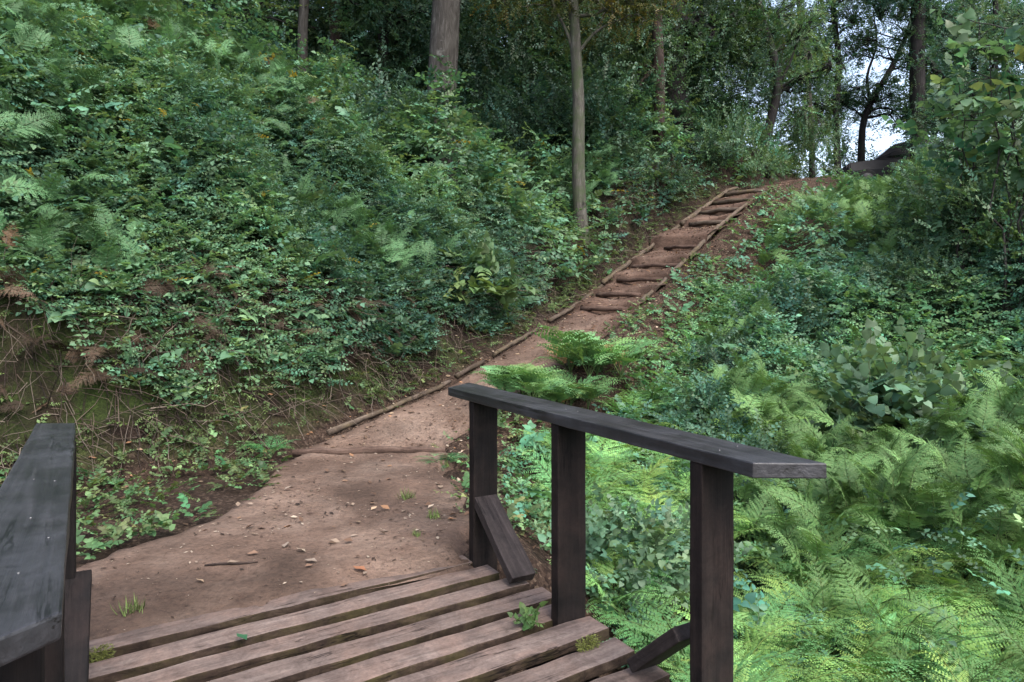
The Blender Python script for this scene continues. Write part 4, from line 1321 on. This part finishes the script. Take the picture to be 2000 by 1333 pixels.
# big leaved saplings at top right
M_BIGLEAF = leaf_mat("big_leaf", .45, .35, .42, (1.25, 1.2, .75))
def sapling(label, pxx, py, d, seed, leaf, wid, n_tuft):
    rs = np.random.default_rng(seed)
    P0 = px(pxx, py, d)
    gz = float(ground_z(P0[:1], P0[1:2])[0])
    root = empty("big_leaf_sapling", (P0[0], P0[1], gz)); tag(root, label, "sapling")
    H = P0[2] - gz
    tpl = [sprig(rs, 6, .5, leaf, True) for _ in range(5)]
    sp, lp = [], []
    for k in range(6):
        top = np.array([rs.normal(0, wid * .5), rs.normal(0, wid * .4), H * rs.uniform(.75, 1.05)])
        P, q = limb(rs, (rs.normal(0, .15), rs.normal(0, .15), -.1), top, .022, 0, 10, .05)
        sp.append(tube(P, q, 6, .05, False, k))
        for w_ in range(n_tuft):
            f_ = rs.uniform(.35, 1.0) ** .7
            i_ = min(9, int(f_ * 9.99))
            e = P[i_] + rs.normal(0, wid * .38, 3) * np.array([1, 1, .6])
            Q, qr = limb(rs, P[i_], e, .010, .05, 5, .1)
            sp.append(tube(Q, qr, 4, 0, False, k))
            tuft(rs, tpl, e, e - P[i_] + np.array([0, -.15, .1]), 2, .3, C_BIG, lp, (.6, 1.15))
    v, f, c = merge3(lp); add_obj("foliage", np_mesh("foliage", v, f, M_BIGLEAF, c, True), root)
    v, f = merge(sp); add_obj("stem", np_mesh("stem", v, f, M_BARK_GREY, None, True), root)
sapling("sapling with large pale yellow green leaves reaching into the top right corner", 1975, 0, 10.5, 401, .20, .70, 11)
sapling("shorter sapling with big lime green leaves below the corner one", 1895, 200, 11.2, 402, .17, .55, 9)
shrub(B_TEAL[0], 1985, 11.0, 1.35, "tall leafy mound under the corner sapling at the right edge", None, -.1, sz=1.3)
shrub(B_TEAL[1], 1880, 12.4, 1.25, "broad leafy mound at the foot of the shorter lime green sapling", None, -.1, sz=1.2)
shrub(SH_MID[2], 1838, 15.5, .9, "loose green bush in front of the ivy wrapped trunk", None, -.1, sz=1.2)

# feathery plants by the path
FEA = [mesh_of("feathery_fern", fern_plant(rsb, n, C_FEATH, (.5, .8), .44, 15, 13, (28, 82), .14), M_FERN) for n in (16, 17, 14)]
FCL = [mesh_of("feathery_fern", merge3([(v_ + np.array([[ox, oy, 0]]), f_, c_) for (v_, f_, c_), ox, oy in
        [(fern_plant(rsb, n, (.095, .19, .074), (.6, .95), .46, 11, 8, (66, 88), .28, True), ox, oy) for n, ox, oy in ((8, 0, 0), (6, .30, .1), (6, -.30, .05), (6, .05, -.28), (5, .0, .3))]]), M_FERN) for _ in range(2)]
shrub(FCL[0], 1166, 9.0, 1.12, "feathery bright green fern clump overhanging the right path edge, highest of three", None, .10, "feathery_fern", "fern", sz=1.0)
shrub(FCL[1], 1020, 7.9, .80, "feathery fern clump just behind the far end of the right handrail", None, .10, "feathery_fern", "fern", sz=1.0)
shrub(FCL[0], 1114, 8.2, .75, "feathery fern clump between the other two clumps and the handrail", None, .0, "feathery_fern", "fern", sz=1.0)
shrub(FEA[2], 865, 6.6, .45, "small fern tuft at the path edge left of the far railing post", None, .0, "feathery_fern", "fern")
FB = mesh_of("bank_fern", fern_plant(rsb, 7, (.05, .15, .055), (.30, .45), .5, 11, 8, (55, 80), .35), M_FERN)
shrub(FB, 527, 6.75, 1.0, "small upright fern growing at the foot of the cut bank", None, .0, "bank_fern", "fern")
shrub(FB, 325, 6.75, .8, "small fern hanging on the bank face above the left weeds", None, .0, "bank_fern", "fern")
shrub(FB, 195, 6.6, .7, "small fern on the bank face just right of the left handrail end", None, .0, "bank_fern", "fern")

# moss clump on the bank
def moss():
    rs = np.random.default_rng(77); n = 700
    p = np.clip(rs.normal(0, 1, (n, 3)), -1.7, 1.7) * np.array([.075, .06, .13])
    d = norm(p / np.array([.075, .06, .13]) + rs.normal(0, .6, (n, 3)) + np.array([[0, -.4, -.3]]))
    tv, tf = leaf_lo(.25)
    return place(tv, tf, p, frames(d, rs.normal(0, 1, (n, 3))), rs.uniform(.03, .06, n), np.array([(.15, .17, .045)]) * np.exp(rs.normal(0, .25, (n, 1))))
v, f, c = moss()
P0 = px(128, 760, 6.3)
o = add_obj("moss_clump", np_mesh("moss_clump", v, f, M_FERN, c)); o.location = P0
tag(o, "pale yellow moss cushion hanging on the bank above the left handrail end", "moss")

MOSSM = np_mesh("moss_clump", v * np.array([[.75, .75, .16]]), f, M_FERN, c * .7)
for (a, b, sx, sy, lab) in ((196, 1281, .45, .22, "small yellow moss cushion in the first deck gap beside the left railing"),
                            (1150, 1262, .5, .22, "dry yellow moss patch on the right end of the deck near the plank tip")):
    d_ = F * 1.505 / (b - 600); o = add_obj("moss_clump", MOSSM, None, ((a - 1000) / F * d_, d_, -.004)); o.scale = (sx, sy, 1); o.rotation_euler = (0, 0, R(33)); tag(o, lab, "moss")

# ------------------------------------------------------------------ vehicle past the crest
def parked_vehicle():
    d = 26.0
    c0 = px(1752, 330, d)
    gz = float(ground_z(c0[:1], c0[1:2])[0])
    zr = px(0, 284, d)[2] - gz                      # roof height above the ground there
    k = zr / 1.72
    root = empty("parked_vehicle", (c0[0], c0[1], gz)); root.rotation_euler = (0, 0, R(-12)); root.scale = (k, k, k)
    tag(root, "dark vehicle with a rounded grey topped roof, half hidden by leaves past the path crest", "vehicle")
    mb = plain_mat("dark_vehicle_paint", (.007, .007, .009), .5, .2)
    mg = plain_mat("vehicle_glass", (.01, .012, .014), .08, .6)
    mr_ = plain_mat("black_rubber", (.012, .012, .012), .85)
    ms = plain_mat("rim_metal", (.04, .04, .042), .5)
    # body: stations along the length (front at -x), half width, sill, waist
    def loft(st, nm, mat, par):
        vs, fs = [], []
        for x, sec in st:
            for y, z in sec: vs.append((x, y, z))
        m = len(st[0][1])
        for i in range(len(st) - 1):
            for q in range(m):
                a, b = i * m + q, i * m + (q + 1) % m
                fs.append((a, a + m, b + m, b))
        bm = bmesh.new(); V_ = [bm.verts.new(p) for p in vs]
        for f in fs: bm.faces.new([V_[q] for q in f])
        bm.faces.new([V_[q] for q in range(m)][::-1]); bm.faces.new([V_[(len(st) - 1) * m + q] for q in range(m)])
        bmesh.ops.recalc_face_normals(bm, faces=bm.faces)
        bmesh.ops.bevel(bm, geom=[e for e in bm.edges if e.calc_face_angle(0) > .5], offset=.035, segments=2, affect='EDGES')
        me = bpy.data.meshes.new(nm); bm.to_mesh(me); bm.free(); me.materials.append(mat)
        return add_obj(nm, me, par)
    def sec(w, z0, z1, tw): return [(-w, z0), (w, z0), (w * 1.02, (z0 + z1) / 2), (w * tw, z1), (-w * tw, z1), (-w * 1.02, (z0 + z1) / 2)]
    body = loft([(-2.1, sec(.72, .45, .82, .9)), (-1.9, sec(.84, .32, .96, .93)), (-.95, sec(.88, .28, 1.05, .93)), (1.6, sec(.88, .28, 1.06, .93)), (2.0, sec(.82, .35, 1.02, .92)), (2.12, sec(.74, .45, .9, .9))], "body", mb, root)
    cab = loft([(-.95, sec(.80, 1.0, 1.07, .97)), (-.30, sec(.80, 1.0, 1.62, .82)), (.1, sec(.80, 1.0, 1.71, .80)), (.9, sec(.80, 1.0, 1.72, .80)), (1.5, sec(.80, 1.0, 1.64, .80)), (1.95, sec(.76, 1.0, 1.10, .95))], "cabin", mb, root)
    def quad(nm, pts, mat, par):
        pts = np.array(pts, float); n_ = np.cross(pts[1] - pts[0], pts[3] - pts[0]); n_ /= np.linalg.norm(n_)
        v = np.concatenate([pts + n_ * .012, pts - n_ * .012]); f = [(0, 1, 2, 3), (7, 6, 5, 4)] + [(q, q + 4, (q + 1) % 4 + 4, (q + 1) % 4) for q in range(4)]
        return add_obj(nm, np_mesh(nm, v, np.array(f), mat), par)
    for s_ in (-1, 1):
        quad("window", [(-.62, s_ * .815, 1.10), (.12, s_ * .83, 1.10), (.16, s_ * .70, 1.60), (-.22, s_ * .705, 1.54)], mg, root)
        quad("window", [(.22, s_ * .83, 1.10), (1.10, s_ * .83, 1.10), (1.02, s_ * .70, 1.61), (.25, s_ * .70, 1.61)], mg, root)
        quad("headlight", [(-2.02, s_ * .42, .70), (-2.0, s_ * .76, .70), (-1.98, s_ * .76, .88), (-2.0, s_ * .42, .88)], ms, root)
        for x in (-1.3, 1.3):
            y = s_ * .80
            v, f = tube([(x, y - .11, .34), (x, y - .08, .34), (x, y + .08, .34), (x, y + .11, .34)], [.30, .34, .34, .30], 20)
            w_ = add_obj("wheel", np_mesh("wheel", v, f, mr_, None, False), root)
            v, f = tube([(x, y + s_ * .112, .34), (x, y + s_ * .118, .34)], [.20, .19], 16)
            add_obj("rim", np_mesh("rim", v, f, ms), w_)
    quad("windscreen", [(-.86, -.66, 1.12), (-.86, .66, 1.12), (-.36, .62, 1.56), (-.36, -.62, 1.56)], mg, root)
parked_vehicle()

# ------------------------------------------------------------------ small things on the ground
from mathutils.bvhtree import BVHTree
_bvh = BVHTree.FromPolygons([tuple(q) for q in np.concatenate([X, Zp[..., None]], -1).reshape(-1, 3)], [tuple(q) for q in pq])
def on_path(x, y):
    h = _bvh.ray_cast(Vector((x, y, 20)), Vector((0, 0, -1)))
    return h[0].z if h[0] is not None else float(ground_z(np.array([x]), np.array([y]))[0])
def pxg(pxx, pyy, z=.02):
    d = F * (1.5 - z) / (pyy - 600)
    return (pxx - 1000) / F * d, d
tv, tf = leaf_t(.30, .16, -.14)
pal = [(.13, .08, .055), (.18, .135, .10), (.10, .06, .04), (.22, .175, .14)]
leaves = [np_mesh("fallen_leaf", tv, tf, M_DRY, np.tile(np.array([p]), (len(tv), 1)), True) for p in pal]
leaf_orange = np_mesh("fallen_leaf", tv, tf, M_DRY, np.tile(np.array([(.22, .10, .055)]), (len(tv), 1)), True)
LP = [(765, 938), (690, 985), (735, 965), (555, 958), (540, 993), (465, 990), (480, 1034), (555, 1075), (505, 1083), (645, 1055), (690, 1058), (620, 1100), (595, 1110), (785, 1000), (830, 985), (860, 1010), (680, 1130), (440, 1105), (745, 905), (690, 880),
      (800, 790), (770, 800), (730, 830), (830, 770), (640, 925), (860, 950), (590, 1020)]
rsl = np.random.default_rng(5)
for i, (a, b) in enumerate(LP):
    x, y = pxg(a, b); z = on_path(x, y)
    o = add_obj("fallen_leaf", leaves[i % 4], None, (x, y, z + .012))
    s = rsl.uniform(.05, .085); o.scale = (s, s, s); o.rotation_euler = (rsl.normal(0, .2), rsl.normal(0, .2), rsl.uniform(0, 6.28))
    tag(o, "dry curled leaf lying on the trodden earth beyond the footbridge", "leaf", "dry leaves on the bare earth")
x, y = pxg(716, 1110); o = add_obj("fallen_leaf", leaf_orange, None, (x, y, on_path(x, y) + .014)); o.scale = (.085,) * 3; o.rotation_euler = (.1, 0, 1.4)
tag(o, "orange brown leaf on the earth near the first deck plank", "leaf")
x, y = pxg(482, 1252, 0); o = add_obj("fallen_leaf", np_mesh("fallen_leaf", tv, tf, M_LEAF, np.tile(np.array([(.04, .12, .06)]), (len(tv), 1)), True), None, (x, y, .004)); o.scale = (.075,) * 3; o.rotation_euler = (.0, .1, 1.0)
tag(o, "fresh green leaf lying across a gap between deck planks", "leaf")
x, y = pxg(450, 1105)
v, f = tube(np.array([(-.14, 0, 0), (-.05, .006, .004), (.05, -.006, .002), (.15, .01, 0)]), [.006, .007, .006, .003], 5, .1)
o = add_obj("fallen_twig", np_mesh("fallen_twig", v, f, M_BARK_RED, None, True), None, (x, y, on_path(x, y) + .007)); o.rotation_euler = (0, 0, .15)
tag(o, "thin dark twig lying on the bare earth in front of the deck", "twig")
# grass tufts and seedlings
def grass_tuft(seed, n=45, h=.09, col=(.10, .15, .04)):
    rs = np.random.default_rng(seed); tv_ = np.array([(-.04, 0, 0), (.04, 0, 0), (.03, .5, .02), (-.03, .5, .02), (0, 1, -.12)]); tf_ = np.array([(0, 1, 2), (0, 2, 3), (3, 2, 4)])
    az = rs.uniform(0, 6.28, n); d = np.stack([np.cos(az) * .6, np.sin(az) * .6, rs.uniform(.5, 1.2, n)], -1)
    return place(tv_, tf_, rs.normal(0, .03, (n, 3)) * np.array([1, 1, 0]), frames(d, np.stack([np.cos(az), np.sin(az), np.ones(n)], -1)), rs.uniform(.5, 1.1, n) * h, np.array([col]) * np.exp(rs.normal(0, .2, (n, 1))))
GTM = [mesh_of("grass_tuft", grass_tuft(k), M_FERN) for k in range(3)]
for i, (a, b, s, lab) in enumerate(((795, 970, 1.0, "bright grass tuft on the bare earth, left of the far railing post"), (850, 1010, .9, "yellowish grass tuft beside the far railing post"), (815, 1045, .6, "tiny grass tuft nearest the far post brace"),
                                    (258, 1185, .9, "pale grass tuft on the earth right of the left handrail"), (870, 905, 1.0, "grass tuft at the right edge of the earth behind the railing"), (935, 1105, .8, "grass tuft at the foot of the far railing brace"))):
    x, y = pxg(a, b); o = add_obj("grass_tuft", GTM[i % 3], None, (x, y, on_path(x, y))); o.scale = (s,) * 3
    tag(o, lab, "grass tuft")
v, f, c = bush(np.random.default_rng(9), .05, (.07, .15, .05), 5, 2, .045, .08, True, 1.2, nl=4)
x, y = pxg(1028, 1225, -.01); o = add_obj("seedling", np_mesh("seedling", v, f, M_LEAF, c), None, (x, y, -.03)); tag(o, "green seedling sprouting from a gap between deck planks by the middle post", "seedling")

def debris():
    rs = np.random.default_rng(161); n = 5200
    t = rs.uniform(0, 9, n); w_ = rs.uniform(.02, .98, n)
    l_, r_, _ = path_pt(t); xy = l_ * (1 - w_[:, None]) + r_ * w_[:, None]
    cl = noise(xy[:, 0], xy[:, 1], 1.8, 91)
    k = rs.random(n) < np.clip((cl - .38) * 4, .12, 1)
    xy = xy[k]; m = len(xy)
    z = np.array([on_path(a, b) for a, b in xy])
    tv_, tf_ = leaf_lo(.22, .10, -.08)
    az = rs.uniform(0, 6.28, m)
    d = np.stack([np.cos(az), np.sin(az), rs.normal(0, .12, m)], -1)
    pal_ = np.array([(.03, .02, .015), (.05, .032, .024), (.10, .07, .05), (.17, .13, .10), (.22, .18, .14), (.02, .014, .011)])
    return place(tv_, tf_, np.stack([xy[:, 0], xy[:, 1], z + .006], -1), frames(d, np.stack([rs.normal(0, .3, m), rs.normal(0, .3, m), np.ones(m)], -1)), rs.choice([.012, .018, .03, .05], m, p=[.4, .35, .2, .05]) * rs.uniform(.7, 1.3, m), pal_[rs.integers(0, 6, m)])
v, f, c = debris()
tag(add_obj("debris", np_mesh("debris", v, f, M_DRY, c)), "crumbs of bark, leaf and twig strewn over the trodden earth", "debris", kind='stuff')
